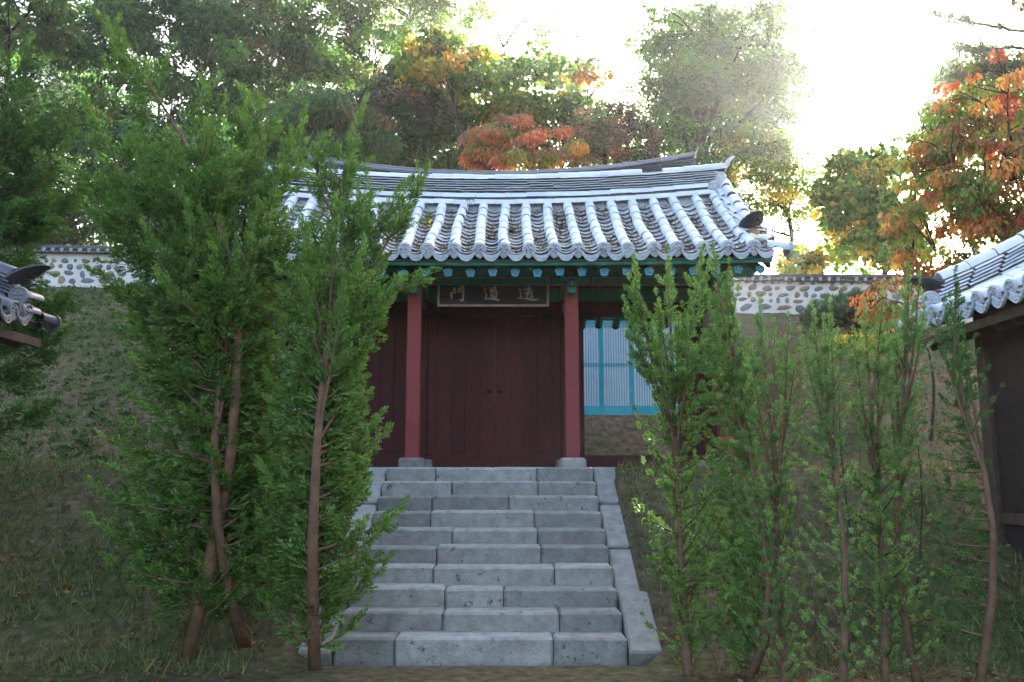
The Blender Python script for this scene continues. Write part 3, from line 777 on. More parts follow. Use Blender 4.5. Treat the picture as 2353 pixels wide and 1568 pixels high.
CH = [  # brush strokes: x, y, width on a 2200-wide drawing of the board, origin at its left edge
 [[(315,285,30),(322,340,46),(325,400,46),(335,432,16)],[(362,205,18),(398,185,30)],[(385,185,24),(400,240,34),(404,302,26)],[(355,238,22),(366,262,30)],[(362,282,16),(372,318,22)],[(340,292,16),(385,298,22)],
  [(450,196,20),(478,205,26),(470,245,26),(455,290,30)],[(470,232,18),(516,214,14)],[(455,288,24),(505,268,30)],[(508,172,30),(512,230,26),(510,272,26)],[(500,172,22),(545,150,40),(562,170,34)],[(556,160,42),(560,250,38),(560,360,42),(556,440,44),(541,487,16)],[(468,430,6),(515,448,30),(545,470,40)]],
 [[(978,196,14),(1010,202,34),(985,222,10)],[(978,256,12),(1014,266,24),(990,296,12),(1000,322,14),(1042,350,26),(1012,382,16),(988,418,16)],[(992,428,22),(1080,416,26),(1180,430,28),(1283,455,36)],
  [(1080,180,14),(1125,205,26)],[(1205,158,34),(1165,208,24)],[(1078,262,12),(1150,226,28),(1218,214,30)],[(1160,238,18),(1122,285,24)],[(1112,290,18),(1120,400,28)],[(1112,290,16),(1222,258,26)],[(1222,256,38),(1222,340,40),(1214,418,26)],[(1140,328,14),(1178,320,14)],[(1140,360,14),(1178,352,14)],[(1120,395,20),(1205,384,24)]],
 [[(1678,206,12),(1708,232,32),(1690,262,10)],[(1690,268,8),(1714,308,24),(1702,345,12),(1735,380,28),(1685,400,16),(1650,416,10)],[(1655,413,16),(1750,411,12),(1860,428,30),(1960,450,40),(2062,434,16)],
  [(1862,148,22),(1872,200,44),(1864,292,34)],[(1796,188,24),(1816,222,26)],[(1800,238,18),(1915,206,40)],[(1768,312,20),(1860,284,26),(1942,254,34)],[(1872,296,36),(1838,345,44),(1820,400,32)],[(1880,318,18),(1925,306,36),(1938,350,34),(1932,396,28)],[(1880,398,22),(1940,388,28)]],
]
for ci, strokes in enumerate(CH):
    b = MB()
    for si, st in enumerate(strokes):
        # round the stroke: resample with quadratic smoothing
        P = []
        for i in range(len(st)-1):
            for t in (0, .33, .67): P.append([st[i][q]+(st[i+1][q]-st[i][q])*t for q in range(3)])
        P.append(list(st[-1]))
        for _ in range(2):
            P = [P[0]]+[[(P[i-1][q]+2*P[i][q]+P[i+1][q])/4 for q in range(3)] for i in range(1, len(P)-1)]+[P[-1]]
        Lp, Rp = [], []
        for i in range(len(P)):
            a, c = P[max(i-1, 0)], P[min(i+1, len(P)-1)]; d = Vector((c[0]-a[0], c[1]-a[1])).normalized(); w = P[i][2]/2
            Lp.append((P[i][0]-d.y*w, P[i][1]+d.x*w)); Rp.append((P[i][0]+d.y*w, P[i][1]-d.x*w))
        cv = lambda p: ((p[0]-1160)*K, (595-p[1])*K*.99+.0)
        y = -.004-.0004*si
        q = [cv(p) for p in Lp]+[cv(p) for p in Rp]; n = len(P)
        v = [(x, y, z) for x, z in q]+[(x, .002, z) for x, z in q]; f = []
        for i in range(n-1):
            f.append((i, i+1, n+i+1, n+i)); f.append((i+1, i, 2*n+i, 2*n+i+1)); f.append((n+i, n+i+1, 3*n+i+1, 3*n+i))
        f += [(0, n, 3*n, 2*n), (n-1, 3*n-1, 4*n-1, 2*n-1)]
        b.add(v, f)
    obj("character", b.mesh("character", M['sign_letter']), sign, ST)

# ------------------------------------------------------------------ shrine behind the gate
SHY = 24.0; SFL = 2.95
shrine = thing("shrine_hall", (AX, SHY, SFL), "shrine hall with dark slate-grey curved ridge and blue lattice doors behind the gate", "building")
zsr = lambda s, x: 6.35+.52*s+.045*s*s+(.06+.5*min(s, 4.3)/4.3)*(x/5.5)**2
ST_F = Tm(AX, SHY-4.3, 0); ST_B = Tm(AX, SHY+4.3, 0) @ Rm(math.pi, 'Z')
b = MB()
for T in (ST_F, ST_B): b.add(*roof_bed(T, np.linspace(-5.6, 5.6, 13), 4.29, zsr, .10))
sroof = obj("roof", b.mesh("shrine_roof", M['tile_dark']), shrine)
b = MB()
for T in (ST_F, ST_B):
    for k in range(31):
        x = -5.4+.36*k; pts = [T @ Vector((x, s, zsr(s, x)+.0)) for s in np.linspace(0, 4.2, 7)]
        b.tube(pts, .075, 7)
obj("cover_tile_rows", b.mesh("shrine_rows", M['tile_dark'], True), sroof, kind="stuff")
sridge = obj("ridge", None, shrine, Tm(AX, SHY, 9.4))
zc2 = lambda x: .53*(x/5.5)**2
TS = Tm(AX, SHY, 0); Z0 = 9.30
cv, cf = [], []
for i in range(17):
    x = -5.45+10.9*i/16
    for yy, zz in ((-.30, Z0-.15), (-.16, Z0+.3), (-.1, Z0+.72), (.1, Z0+.72), (.16, Z0+.3), (.30, Z0-.15)): cv.append((AX+x, SHY+yy, zz+zc2(x)))
for i in range(16):
    for k in range(5): cf.append((i*6+k, i*6+6+k, i*6+7+k, i*6+k+1))
cf += [tuple(range(6)), tuple(101-k for k in range(6))]
obj("ridge_core", MB().add(cv, cf).mesh("shrine_ridge_core", M['tile_dark']), sridge)
for c in range(9):
    ridge_course(sridge, TS, 5.4, zc2, -.17+.010*c, Z0+.26+c*.048, M['tile_dark'], .42, 'flat', .004, 60+c)
ridge_course(sridge, TS, 5.45, zc2, -.10, Z0+.70, M['tile_dark'], .50, 'cover', .003, 70)
ridge_course(sridge, TS, 5.48, zc2, 0, Z0+.79, M['tile_dark'], .42, 'cover', .003, 71)
for sg in (1, -1):
    obj("ridge_end_plate", ME['mangwa'], sridge, Tm(AX+sg*5.47, SHY, Z0+.68+.53) @ Rm(sg*R(90), 'Z') @ Rm(R(4), 'X') @ Matrix.Diagonal((1, 1, 1.15, 1)), M['tile_dark'])
    b = MB(); b.tube([(AX+sg*(4.95+.33*t), SHY-.75+.5*t-.25*t*t, Z0+.28+.62*t-.42*t*t+.1) for t in (0, .25, .5, .75, 1, 1.2)], [.11, .13, .14, .14, .13, .10], 10)
    obj("descending_ridge_cap", b.mesh("shrine_cap", M['tile'], True), sridge)
# walls and doors
bar("hall_floor", shrine, AX-5.2, AX+5.2, SHY-3.6, SHY+3.6, SFL-.5, SFL+.02, M['granite'], .02)
SW = 21.0
for x in (-4.7, -1.57, 1.57, 4.7):
    bar("column", shrine, AX+x-.13, AX+x+.13, SW-.13, SW+.13, SFL+.021, 6.5, M['red']); bar("column", shrine, AX+x-.13, AX+x+.13, SHY+2.8, SHY+3.06, SFL+.021, 6.5, M['red'])
bar("head_beam", shrine, AX-4.57, AX+4.57, SW-.10, SW+.10, 5.37, 5.62, M['red_dark']); bar("upper_wall", shrine, AX-4.57, AX+4.57, SW-.04, SW+.04, 5.63, 6.9, M['red_dark'])
bar("back_wall", shrine, AX-4.57, AX+4.57, SHY+2.88, SHY+2.98, SFL+.021, 6.9, M['plaster'])
for sg in (-1, 1): bar("side_wall", shrine, AX+sg*4.7-.05, AX+sg*4.7+.05, SW+.14, SHY+2.79, SFL+.021, 7.2, M['plaster'])
ME['latt_bar'] = MB().box(-.008, .008, -.018, .0, 0, 1).mesh("lattice_bar", M['cyan_frame'])
for bay in (-3.135, 0, 3.135):
    for k in range(4):
        w = .72; x0 = AX+bay-1.44+k*w; x1 = x0+w
        d = obj("lattice_door", MB().box(x0+.04, x1-.04, SW-.012, SW+.012, SFL+.1, 5.30).mesh("paper_screen", M['paper']), shrine)
        for a, c in ((x0+.004, x0+.062), (x1-.062, x1-.004)): bar("stile", d, a, c, SW-.045, SW+.02, SFL+.05, 5.34, M['cyan_frame'])
        for z0_, z1_ in ((SFL+.051, SFL+.35), (5.27, 5.339)): bar("rail", d, x0+.063, x1-.063, SW-.043, SW+.018, z0_, z1_, M['cyan_frame'])
        if bay == 3.135:
            n = 9
            for j in range(1, n+1):
                xx = x0+.062+(w-.124)*j/(n+1); obj("lattice_bar", ME['latt_bar'], d, Tm(xx, SW-.013, SFL+.36) @ Matrix.Diagonal((1, 1, 5.27-SFL-.36, 1)))
            for z in (5.235, 5.19, 4.3, 4.25): obj("lattice_bar", ME['latt_bar'], d, Tm(x0+.063, SW-.016, z) @ Rm(R(90), 'Y') @ Matrix.Diagonal((1, 1, w-.126, 1)))

# ------------------------------------------------------------------ wings on both sides of the court
def wing(sg, label, tmat, emat, ex, ez, y_far, seed):
    """gabled building along the court; sg=+1 right, -1 left. only its far end comes into view"""
    root = thing("wing_building", (sg*abs(ex)+sg*2.8, 7.0, 0), label, "building")
    T = frame((ex, y_far, ez), (0, -sg, 0), (sg, 0, 0))     # x runs along the eave, y up the slope
    d = 1 if sg > 0 else -1
    z = lambda s, x: .36*s+.06*s*s + .10*max(0, 1-abs(x*d)/3.0)**2
    xs = [d*(.40+.32*k) for k in range(15)]
    roof_ = obj("roof", MB().add(*roof_bed(T, np.array(sorted([d*q for q in np.linspace(-.15, 8.2, 12)])), 3.2, z, .08)).mesh("wing_roof", M['wood_dark_shaded']), root)
    xs_s = sorted(xs)
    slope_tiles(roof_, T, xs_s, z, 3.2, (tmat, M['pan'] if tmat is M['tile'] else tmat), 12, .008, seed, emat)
    rr = random.Random(seed)
    dr = obj("descending_ridge", None, root, Tm(ex+sg, y_far-.2, ez+.8))
    xr = d*.05
    def pl(s, dx, dz):
        return T @ Tm(xr+dx, s, z(s, xr)+dz) @ Rm(math.atan(.36+.12*s), 'X')
    v = []; f = []
    S = [.42+(3.1-.42)*i/8 for i in range(9)]
    prof = ((-.15, -.06), (-.14, .2), (-.06, .40), (.06, .40), (.14, .2), (.15, -.06))
    for s in S:
        for dx, dz in prof: v.append(T @ Vector((xr+dx, s, z(s, xr)+dz)))
    for i in range(8):
        for k in range(5): f.append((i*6+k, i*6+k+1, i*6+7+k, i*6+6+k))
    f += [(5, 4, 3, 2, 1, 0), tuple(48+k for k in range(6))]
    obj("clay_core", MB().add(v, f).mesh("wing_core", M['clay']), dr)
    ridge_mat = M['ridge'] if tmat is M['tile'] else tmat
    for c in range(5):
        s = .30+.03*c
        while s < 3.0:
            for side in (-1, 1):
                obj("flat_tile", ME['flats'][rr.randrange(4)], dr, pl(s+.17, side*(.095-.012*c), .19+.042*c) @ Rm(R(90)*side+rr.uniform(-.03, .03), 'Z'), ridge_mat)
            s += .40
    s = .40
    while s < 3.0:
        for side in (-1, 1):
            obj("cover_tile", ME['cover'], dr, pl(s, side*.19, .06), tmat)
        obj("cap_tile", ME['ridge_cover'], dr, pl(s+.02, 0, .405+rr.uniform(-.004, .004)) @ Matrix.Diagonal((1.15, 1.1, 1.15, 1)), tmat); s += .36
    obj("ornate_end_tile", ME['mangwa_w'], dr, T @ Tm(xr, .34, z(.34, xr)+.30) @ Rm(R(60 if sg > 0 else 42), 'X') @ Matrix.Diagonal((1.15, 1, 1.45, 1)), M['tile_black'])
    obj("clay_lump", blob("wing_clay", .10, .09, .12, seed, .3), dr, T @ Tm(xr, .40, z(.4, xr)+.20), M['mortar'] if sg < 0 else M['clay'])
    # short cover tiles closing the foot of the ridge, their flowers turned to the court
    for k in range(2):
        m = Tm(ex+sg*(.12-.02*k), y_far-.48, ez+.16+.165*k) @ Rm(sg*R(10), 'Z') @ Matrix.Diagonal((1.3, .9, 1.1, 1))
        obj("foot_tile", ME['cover'], dr, m, tmat); obj("foot_end", ME['end'], dr, m @ Tm(0, -.003, 0), emat)
    # verge tiles to the far side
    s = .1
    while s < 3:
        m = T @ Tm(xr-d*.40, s, z(s, xr)+.02) @ Rm(math.atan(.36+.12*s), 'X') @ Rm(-d*R(90), 'Z')
        obj("verge_tile", ME['cover'], dr, m, tmat); obj("verge_end", ME['end'], dr, m @ Tm(0, -.002, 0), emat); s += .34
    # eave board, rafters, wall
    y0, y1 = y_far-8.2, y_far+.1
    bar("eave_board", root, min(ex+sg*.10, ex+sg*.16), max(ex+sg*.10, ex+sg*.16), y0, y1, ez-.20, ez-.10, M['wood'])
    me = MB().tube([(0, 0, 0), (0, 3.0, 0)], [.06, .06], 10).mesh("wing_rafter", M['wood'], True)
    for k in range(22):
        obj("rafter", me, root, frame((ex+sg*.22, y_far-.15-.37*k, ez-.20), (0, -sg, 0), (sg*.94, 0, .34)))
    wx = ex+sg*.58
    bar("wall_beam", root, min(wx-.07, wx+.07), max(wx-.07, wx+.07), y0, y_far-.6, ez+.02, ez+.22, M['wood'])
    bar("wall", root, wx-.04, wx+.04, y0, y_far-.75, .35, ez+.02, M['wood_dark_shaded'])  # wall colour stands in for the shade below the eave
    bar("end_wall", root, min(wx+sg*.05, wx+sg*2.6), max(wx+sg*.05, wx+sg*2.6), y_far-.86, y_far-.78, .35, ez+.1, M['plaster'])
    for k in range(4):
        yy = y_far-.75-2.2*k
        bar("column", root, wx-.10, wx+.10, yy-.1, yy+.1, .35, ez+.02, M['wood'])
        if k < 3:
            bar("sill_rail", root, wx-.06, wx+.06, yy-2.1, yy-.1, 1.1, 1.22, M['wood'])
    bar("stone_plinth", root, min(wx-sg*.35, wx+sg*3), max(wx-sg*.35, wx+sg*3), y0, y_far-.3, -.1, .35, M['granite'], .03)
    return root
wing(1, "side building with pale tiled eave and descending ridge beside the persimmon tree", M['tile'], M['tile_end'], 4.95, 3.40, 10.95, 21)
wing(-1, "side building with slate-blue tiled eave darkened as if in shade and ornate ridge end below the cobbled wall", M['tile_shaded'], M['end_shaded'], -5.62, 3.37, 10.55, 22)

# ------------------------------------------------------------------ boundary walls of plaster and field stones
def stone_shape(seed):
    rr = random.Random(seed); k, v, f = 9, [], []
    rad = [1+rr.uniform(-.18, .16) for _ in range(k)]; pw = rr.uniform(.7, 1.0)
    def ring(sc, y): return [((abs(math.cos(2*math.pi*i/k))**pw)*math.copysign(1, math.cos(2*math.pi*i/k))*rad[i]*sc, y, (abs(math.sin(2*math.pi*i/k))**pw)*math.copysign(1, math.sin(2*math.pi*i/k))*rad[i]*sc) for i in range(k)]
    v = ring(1, .3)+ring(1, 0)+ring(.86, -.55)+ring(.5, -.9+rr.uniform(-.1, .1)); v.append((0, -.98, 0))
    for q in range(3):
        for i in range(k): j = (i+1) % k; f.append((q*k+i, q*k+j, q*k+k+j, q*k+k+i))
    for i in range(k): f.append((3*k+i, 3*k+(i+1) % k, 4*k))
    me = MB().add(v, f).mesh("stone_%d" % seed, M['stone'], True); return me
STONES = [stone_shape(100+i) for i in range(9)]
def boundary_wall(A, Bp, za, zb_, h, label, seed, cap=.30):
    A, Bp = Vector((*A, 0)), Vector((*Bp, 0)); d = (Bp-A); L = d.length; d.normalize()
    root = thing("boundary_wall", (A.x, A.y, za), label, "wall")
    zg = lambda u: za+(zb_-za)*u/L
    T = frame((A.x, A.y, 0), d, Vector((-d.y, d.x, 0))); rr = random.Random(seed)
    v, f = [], []; n = 30
    for i in range(n+1):
        u = L*i/n
        for yy, zz in ((-.02, -.5), (.02, h), (.40, h), (.44, -.5)): v.append(T @ Vector((u, yy, zg(u)+zz)))
    for i in range(n):
        for k in range(3): f.append((i*4+k, i*4+4+k, i*4+5+k, i*4+k+1))
    f += [(0, 1, 2, 3), tuple(n*4+3-k for k in range(4))]
    body = obj("wall_body", MB().add(v, f).mesh("wall_body", M['plaster']), root)
    z = .03; row = 0
    while z < h-.12:
        base_row = row == 0
        rh = rr.uniform(.17, .21)*(1.35 if base_row else 1)
        u = rr.uniform(0, .3)
        while u < L-.1:
            w = rr.uniform(.14, .42)*(1.35 if base_row else 1)*(.7 if z > h-.36 else 1); hh = rr.uniform(.075, .135)*(1.3 if base_row else 1)*(.75 if z > h-.36 else 1)
            o = obj("stone", STONES[rr.randrange(9)], body, T @ Tm(u+w/2, -.0, zg(u)+z+rh/2+rr.uniform(-.03, .03)) @ Rm(rr.uniform(-.22, .22), 'Y') @ Matrix.Diagonal((w/2, rr.uniform(.03, .06), hh*.9, 1)))
            u += w+rr.uniform(.06, .20)
        z += rh+rr.uniform(.01, .05); row += 1
    cr = obj("wall_cap", None, root, Tm(A.x, A.y, za+h)); 
    # bed of the cap
    v, f = [], []
    for i in range(n+1):
        u = -.05+(L+.1)*i/n
        for yy, zz in ((-.16, h+.002), (-.15, h+.05), (.06, h+.16), (.12, h+cap), (.30, h+cap), (.36, h+.16), (.56, h+.05), (.57, h+.002)): v.append(T @ Vector((u, yy, zg(u)+zz)))
    for i in range(n):
        for k in range(7): f.append((i*8+k, i*8+8+k, i*8+9+k, i*8+k+1))
        f.append((i*8+7, i*8+15, i*8+8, i*8))
    f += [tuple(range(8)), tuple(n*8+7-k for k in range(8))]
    obj("cap_core", MB().add(v, f).mesh("cap_core", M['tile_wall']), cr)
    sl = math.atan2(zb_-za, L); p = .30; k = 0; u = .1
    while u < L:
        if rr.random() > .06:
            m = T @ Tm(u, -.20, zg(u)+h+.075) @ Rm(-sl, 'Y') @ Rm(R(22), 'X')
            obj("cover_tile", ME['cover_s'], cr, m, M['tile_wall']); obj("end_tile", ME['end_s'], cr, m @ Tm(0, -.002, 0), M['tile_end'])
        obj("drip_tile", ME['drip_s'], cr, T @ Tm(u+p/2, -.19, zg(u)+h+.025) @ Rm(-sl, 'Y'), M['tile_wall'])
        u += p
    for c, (yy, zz) in enumerate(((-.01, .165), (.0, .19), (.02, .215), (.04, .24))):
        u = rr.uniform(0, .3)
        while u < L-.1:
            obj("flat_tile", ME['flats'][rr.randrange(4)], cr, T @ Tm(u+.2, yy+.04, zg(u)+h+zz) @ Rm(-sl+rr.uniform(-.012, .012), 'Y'), M['tile_wall']); u += .40
    u = 0
    while u < L:
        obj("cap_tile", ME['ridge_cover'], cr, T @ Tm(u, .21, zg(u)+h+.255+rr.uniform(-.004, .004)) @ Rm(-sl, 'Y') @ Rm(R(-90), 'Z') @ Matrix.Diagonal((1.1, 1.1, .9, 1)), M['tile_wall']); u += .37
    return root
boundary_wall((-18.5, 29.0), (-8.6, 29.3), 8.02, 7.9, 1.12, "white plastered field stone wall with dark tile cap above the weedy slope", 5)
boundary_wall((6.6, 33.6), (15.0, 28.4), 8.0, 6.75, 1.16, "white plastered field stone wall with grey tile cap between the gate and the persimmon tree", 6)
# @@PLANTS@@
# ------------------------------------------------------------------ plants
def unit(v): return v/np.maximum(1e-9, np.linalg.norm(v, axis=-1, keepdims=True))
def leaf_quads(p, a, L, W, g, roll=None, fold=.25):
    """p base (n,3), a axis (n,3), L, W (n,) -> folded leaf quads"""
    n = len(p); up = unit(g.normal(size=(n, 3))+np.array((0, 0, .6)))
    w = unit(np.cross(a, up)); nn = np.cross(w, a)
    L = L[:, None]; W = W[:, None]
    mid = p+a*L*.48+nn*(W*fold)*.0
    v = np.stack([p, mid+w*W*.5+nn*W*fold, p+a*L-nn*L*.12, mid-w*W*.5+nn*W*fold], 1).reshape(-1, 3)
    f = np.arange(4*n).reshape(n, 4)
    return v, f
def pal_pick(pal, n, g):
    c = np.array([q[0] for q in pal]); w = np.array([q[1] for q in pal], float); w /= w.sum()
    return c[g.choice(len(pal), n, p=w)]
G_DK = (.026, .064, .018); G_MD = (.048, .118, .027); G_LT = (.084, .158, .034); G_YL = (.135, .165, .032); G_GR = (.078, .122, .062)
G_BL = (.045, .085, .05); YEL = (.46, .29, .035); ORG = (.42, .17, .045); RED = (.36, .075, .04); CRM = (.42, .04, .035); PUR = (.16, .085, .095); BRN = (.16, .085, .04)
def path_pts(a, b_, g, sag=.15, n=5):
    t = np.linspace(0, 1, n)[:, None]; a, b_ = np.asarray(a, float), np.asarray(b_, float)
    d = np.linalg.norm(b_-a); off = g.normal(size=3)*d*.07
    p = a+(b_-a)*t + np.sin(np.pi*t)*off; p[:, 2] += (np.sin(np.pi*t)*d*sag)[:, 0]*0.5
    return p
def tree(name, label, base, cc, rad, clumps, per, leaf, pal, seed, trunk=.18, group="woodland trees behind the boundary wall", clump_r=(.45, .85), flat=.5,
         droop=.35, shell=.45, stems=1, limbs=9, cat="tree", lw=.40, cmat='leaf', hole=0., tint=.25, crown_name="crown", low=-.85, fan=.5, tone_=1.6):
    g = np.random.default_rng(seed); base = np.array(base, float); cc = np.array(cc, float); rad = np.array(rad, float)
    root = thing(name, base, label, cat, group)
    # lumpy outline: radius multiplier by direction
    dirs = unit(g.normal(size=(14, 3))); amp = g.uniform(-.28, .30, 14)
    def lump(u): return 1+ (np.clip((u@dirs.T-.55)/.45, 0, 1)*amp).sum(-1)
    clumps = int(clumps*.82); u = unit(g.normal(size=(clumps*3, 3))); u = u[u[:, 2] > low][:clumps]
    r = (shell+(1-shell)*g.random(len(u))**.6)*lump(u)
    C = cc+u*rad*r[:, None]
    k = len(C)
    cr = g.uniform(*clump_r, k)*(.75+.5*(1-r/r.max()))
    n = (.80*per*(cr/np.mean(cr))**1.6).astype(int)+3
    idx = np.repeat(np.arange(k), n); N_ = len(idx)
    d = unit(g.normal(size=(N_, 3))); rr = .25+.75*g.random(N_)**.6
    P = C[idx]+d*np.array((1, 1, flat))*(cr[idx]*rr)[:, None]
    cdir = unit(g.normal(size=(k, 3))*np.array((1, 1, .3)))[idx]
    A = unit(d*.75+cdir*fan+g.normal(size=(N_, 3))*.30+np.array((0, 0, -droop)))
    L = leaf*g.uniform(.65, 1.25, N_); W = L*lw*g.uniform(.8, 1.15, N_)
    v, f = leaf_quads(P, A, L, W, g)
    ccol = pal_pick(pal, k, g); lcol = pal_pick(pal, N_, g)
    mixk = g.random(k)[idx][:, None]*.35+.5
    col = tone_*(ccol[idx]*mixk+lcol*(1-mixk))*g.uniform(1-tint, 1+tint, N_)[:, None]*g.uniform(.62, 1.38, k)[idx][:, None]
    crown = obj(crown_name, np_mesh(name+"_crown", v, f, False, np.repeat(col, 4, 0)), root, None, M[cmat])
    # wood
    b = MB(); top = cc+np.array((0, 0, rad[2]*.55)); ends = []
    for s_ in range(stems):
        o0 = base+np.array((g.normal()*.15*(stems > 1), g.normal()*.15*(stems > 1), 0))
        tp = top+g.normal(size=3)*rad*.22*(1 if stems > 1 else .3)
        p = path_pts(o0-np.array((0, 0, .3)), tp, g, .0, 9); b.tube(p, np.linspace(trunk, trunk*.12, 9)*(1 if stems == 1 else .75), 7); ends.append(p)
    lp = [q for e in ends for q in e[2:]]
    far = g.permutation(k)[:limbs]; limb = []
    for i in far:
        st = ends[g.integers(len(ends))]; zf_ = np.clip((C[i][2]-base[2]-rad[2]*.35)/(top[2]-base[2]), .2, .92); s0 = st[int(zf_*8)]
        p = path_pts(s0, C[i], g, .12, 6); b.tube(p, np.linspace(trunk*.36, trunk*.07, 6), 5); limb += list(p[1:])
    LP = np.array(limb+lp)
    for i in range(k):
        j = np.argmin(((LP-C[i])**2).sum(1)+.3*np.maximum(0, LP[:, 2]-C[i][2])**2)
        p = path_pts(LP[j], C[i]+np.array((0, 0, .1)), g, .1, 4); b.tube(p, np.linspace(trunk*.10, trunk*.03, 4)+.006, 3, False)
    obj("trunk", b.mesh(name+"_trunk", M['bark'], True), root)
    return root
def ptree(name, label, px, py, D, rx, rz, clumps, per, leaf, pal, seed, ry=None, bx=None, **k):
    c = at(px, py, D); s = math.hypot(D, c[2]-EYE)/FPX*1.0
    bpt = at(bx, 0, D)[0] if bx is not None else c[0]
    base = (bpt, D, tz(bpt, D))
    return tree(name, label, base, c, (rx*s, (ry or rx*.8)*s, rz*s), clumps, per, leaf, pal, seed, **k)

FW = dict(clump_r=(.55, 1.05), tone_=1.35)
ptree("oak_tree", "yellow-green leafy oak reaching over the dark conifer", 10, 15, 33, 170, 95, 70, 240, .30, [(G_YL, 2), (G_LT, 2), (G_MD, 3), (ORG, .2)], 1, bx=-60, **FW)
ptree("conifer_tree", "dark shadowed evergreen beside the yellow-green oak", 110, 330, 44, 230, 340, 150, 220, .28, [(G_DK, 5), (G_BL, 1)], 2, lw=.25, shell=.2, **FW)
ptree("oak_tree", "broad green oak behind the leaning juniper spire", 350, 190, 38, 200, 240, 150, 230, .30, [(G_MD, 3), (G_DK, 4), (G_BL, 2), (G_LT, 1), (BRN, .2)], 3, bx=270, **FW)
ptree("oak_tree", "tall green oak with pale upper leaves left of the yellow-green oak", 580, 110, 41, 170, 190, 140, 220, .29, [(G_MD, 4), (G_DK, 3), (G_LT, 2), (G_YL, .6), (BRN, .2)], 4, **FW)
ptree("oak_tree", "yellow-green oak above the drooping chestnut", 770, 90, 43, 150, 190, 130, 220, .29, [(G_YL, 2), (G_LT, 3), (G_MD, 3), (G_DK, 1), (ORG, .15)], 5, **FW)
ptree("oak_tree", "dark green undergrowth tree behind the berried junipers", 470, 420, 36, 230, 140, 110, 220, .29, [(G_DK, 3), (G_MD, 3), (G_BL, 1)], 6, **FW)
ptree("chestnut_tree", "drooping grey-green chestnut behind the left end of the gate ridge", 750, 320, 35, 150, 120, 110, 210, .32, [(G_GR, 4), (G_MD, 2), (BRN, .7)], 7, droop=1.1, lw=.24, **FW)
ptree("cherry_tree", "dull purple-green tree under the yellow vine", 925, 270, 37, 130, 110, 110, 200, .25, [(PUR, 2), (G_BL, 3), (G_GR, 2), (ORG, .5)], 8, droop=.6, **FW)
ptree("ash_tree", "tall airy pale green tree left of the sky gap", 960, 50, 47, 125, 130, 75, 170, .22, [(G_LT, 3), (G_YL, 2), (G_GR, 2)], 9, shell=.3, clump_r=(.5, .9))
ptree("ash_tree", "sparse airy tree standing against the white sky beside the large round tree", 1180, 95, 48, 150, 180, 70, 160, .22, [(G_LT, 3), (G_YL, 1), (G_GR, 2)], 10, shell=.3, clump_r=(.45, .8), stems=2)
ptree("undergrowth_tree", "dark green tree behind the shrine ridge", 1010, 350, 38, 170, 90, 90, 210, .26, [(G_DK, 3), (G_MD, 3), (PUR, .5)], 11, **FW)
ptree("undergrowth_tree", "dark green tree between the red tree and the large round tree", 1310, 330, 39, 110, 90, 75, 200, .26, [(G_DK, 3), (G_MD, 3), (G_BL, 2)], 12, **FW)
ptree("vine_draped_tree", "tree draped in large yellow and orange vine leaves", 1005, 165, 36, 95, 85, 70, 70, .27, [(YEL, 2), (ORG, 1.2), (G_LT, 3), (G_MD, 2)], 13, lw=.85, fan=.15, clump_r=(.4, .7))
ptree("vine_draped_tree", "tree draped in green and yellow vine leaves above the red tree", 1165, 225, 36, 110, 85, 90, 75, .25, [(G_LT, 4), (YEL, 1.2), (G_YL, 3), (G_MD, 3)], 14, lw=.85, fan=.15, clump_r=(.4, .75))
ptree("maple_tree", "small red and orange autumn tree rising behind the shrine ridge", 1165, 340, 32, 112, 62, 90, 190, .19, [(RED, 2), (ORG, 2.4), (G_LT, .8), (G_YL, 1), (PUR, 1)], 15, droop=1.1, fan=.1, clump_r=(.3, .6), trunk=.1)
ptree("vine_draped_tree", "slim tree with a few orange vine leaves beside the large round tree", 1340, 240, 40, 60, 90, 45, 80, .26, [(ORG, 1.5), (G_MD, 3), (G_GR, 2)], 16, lw=.7, clump_r=(.35, .6))
ptree("cherry_tree", "purple-red leaved tree at the foot of the large round tree", 1395, 320, 35, 95, 90, 80, 190, .18, [(PUR, 4), (RED, .8), (G_GR, 2), (G_BL, 2)], 17, clump_r=(.4, .7))
ptree("zelkova_tree", "large round-headed green tree standing alone against the sky", 1648, 200, 38, 235, 225, 340, 215, .24, [(G_MD, 5), (G_LT, 3), (G_YL, .4), (G_BL, 1.5)], 18, bx=1598, trunk=.34, stems=3, limbs=16, clump_r=(.45, .85), shell=.35)
ptree("undergrowth_tree", "green and yellow tree at the lower right of the large round tree", 1750, 410, 36, 125, 150, 130, 170, .20, [(G_MD, 3), (G_LT, 2), (G_YL, 2), (YEL, .7)], 19, clump_r=(.4, .75))
ptree("undergrowth_tree", "dark green tree behind the right end of the shrine ridge", 1530, 395, 36, 150, 95, 90, 190, .20, [(G_DK, 2), (G_MD, 3), (G_LT, 1)], 20, **FW)
ptree("vine_draped_tree", "dome of green kudzu-like vine leaves with the low sun behind it", 1990, 475, 34, 110, 140, 150, 85, .24, [(G_LT, 4), (G_MD, 3), (G_YL, 2), (YEL, 1)], 21, lw=.9, fan=.15, clump_r=(.35, .7), shell=.5)
ptree("vine_draped_tree", "curtain of green vine leaves hanging to the wall left of the persimmon", 2055, 555, 33, 75, 85, 80, 75, .22, [(G_LT, 3), (G_MD, 4), (G_YL, 2), (YEL, .8)], 27, lw=.85, fan=.15, clump_r=(.3, .55), shell=.3)
ptree("vine_shrub", "low clump of green and yellow vine leaves on top of the boundary wall", 1845, 610, 34.5, 45, 28, 26, 55, .28, [(G_LT, 3), (YEL, 2), (G_YL, 2)], 22, lw=.9, fan=.15, clump_r=(.25, .4), trunk=.05, limbs=4, cat="shrub")
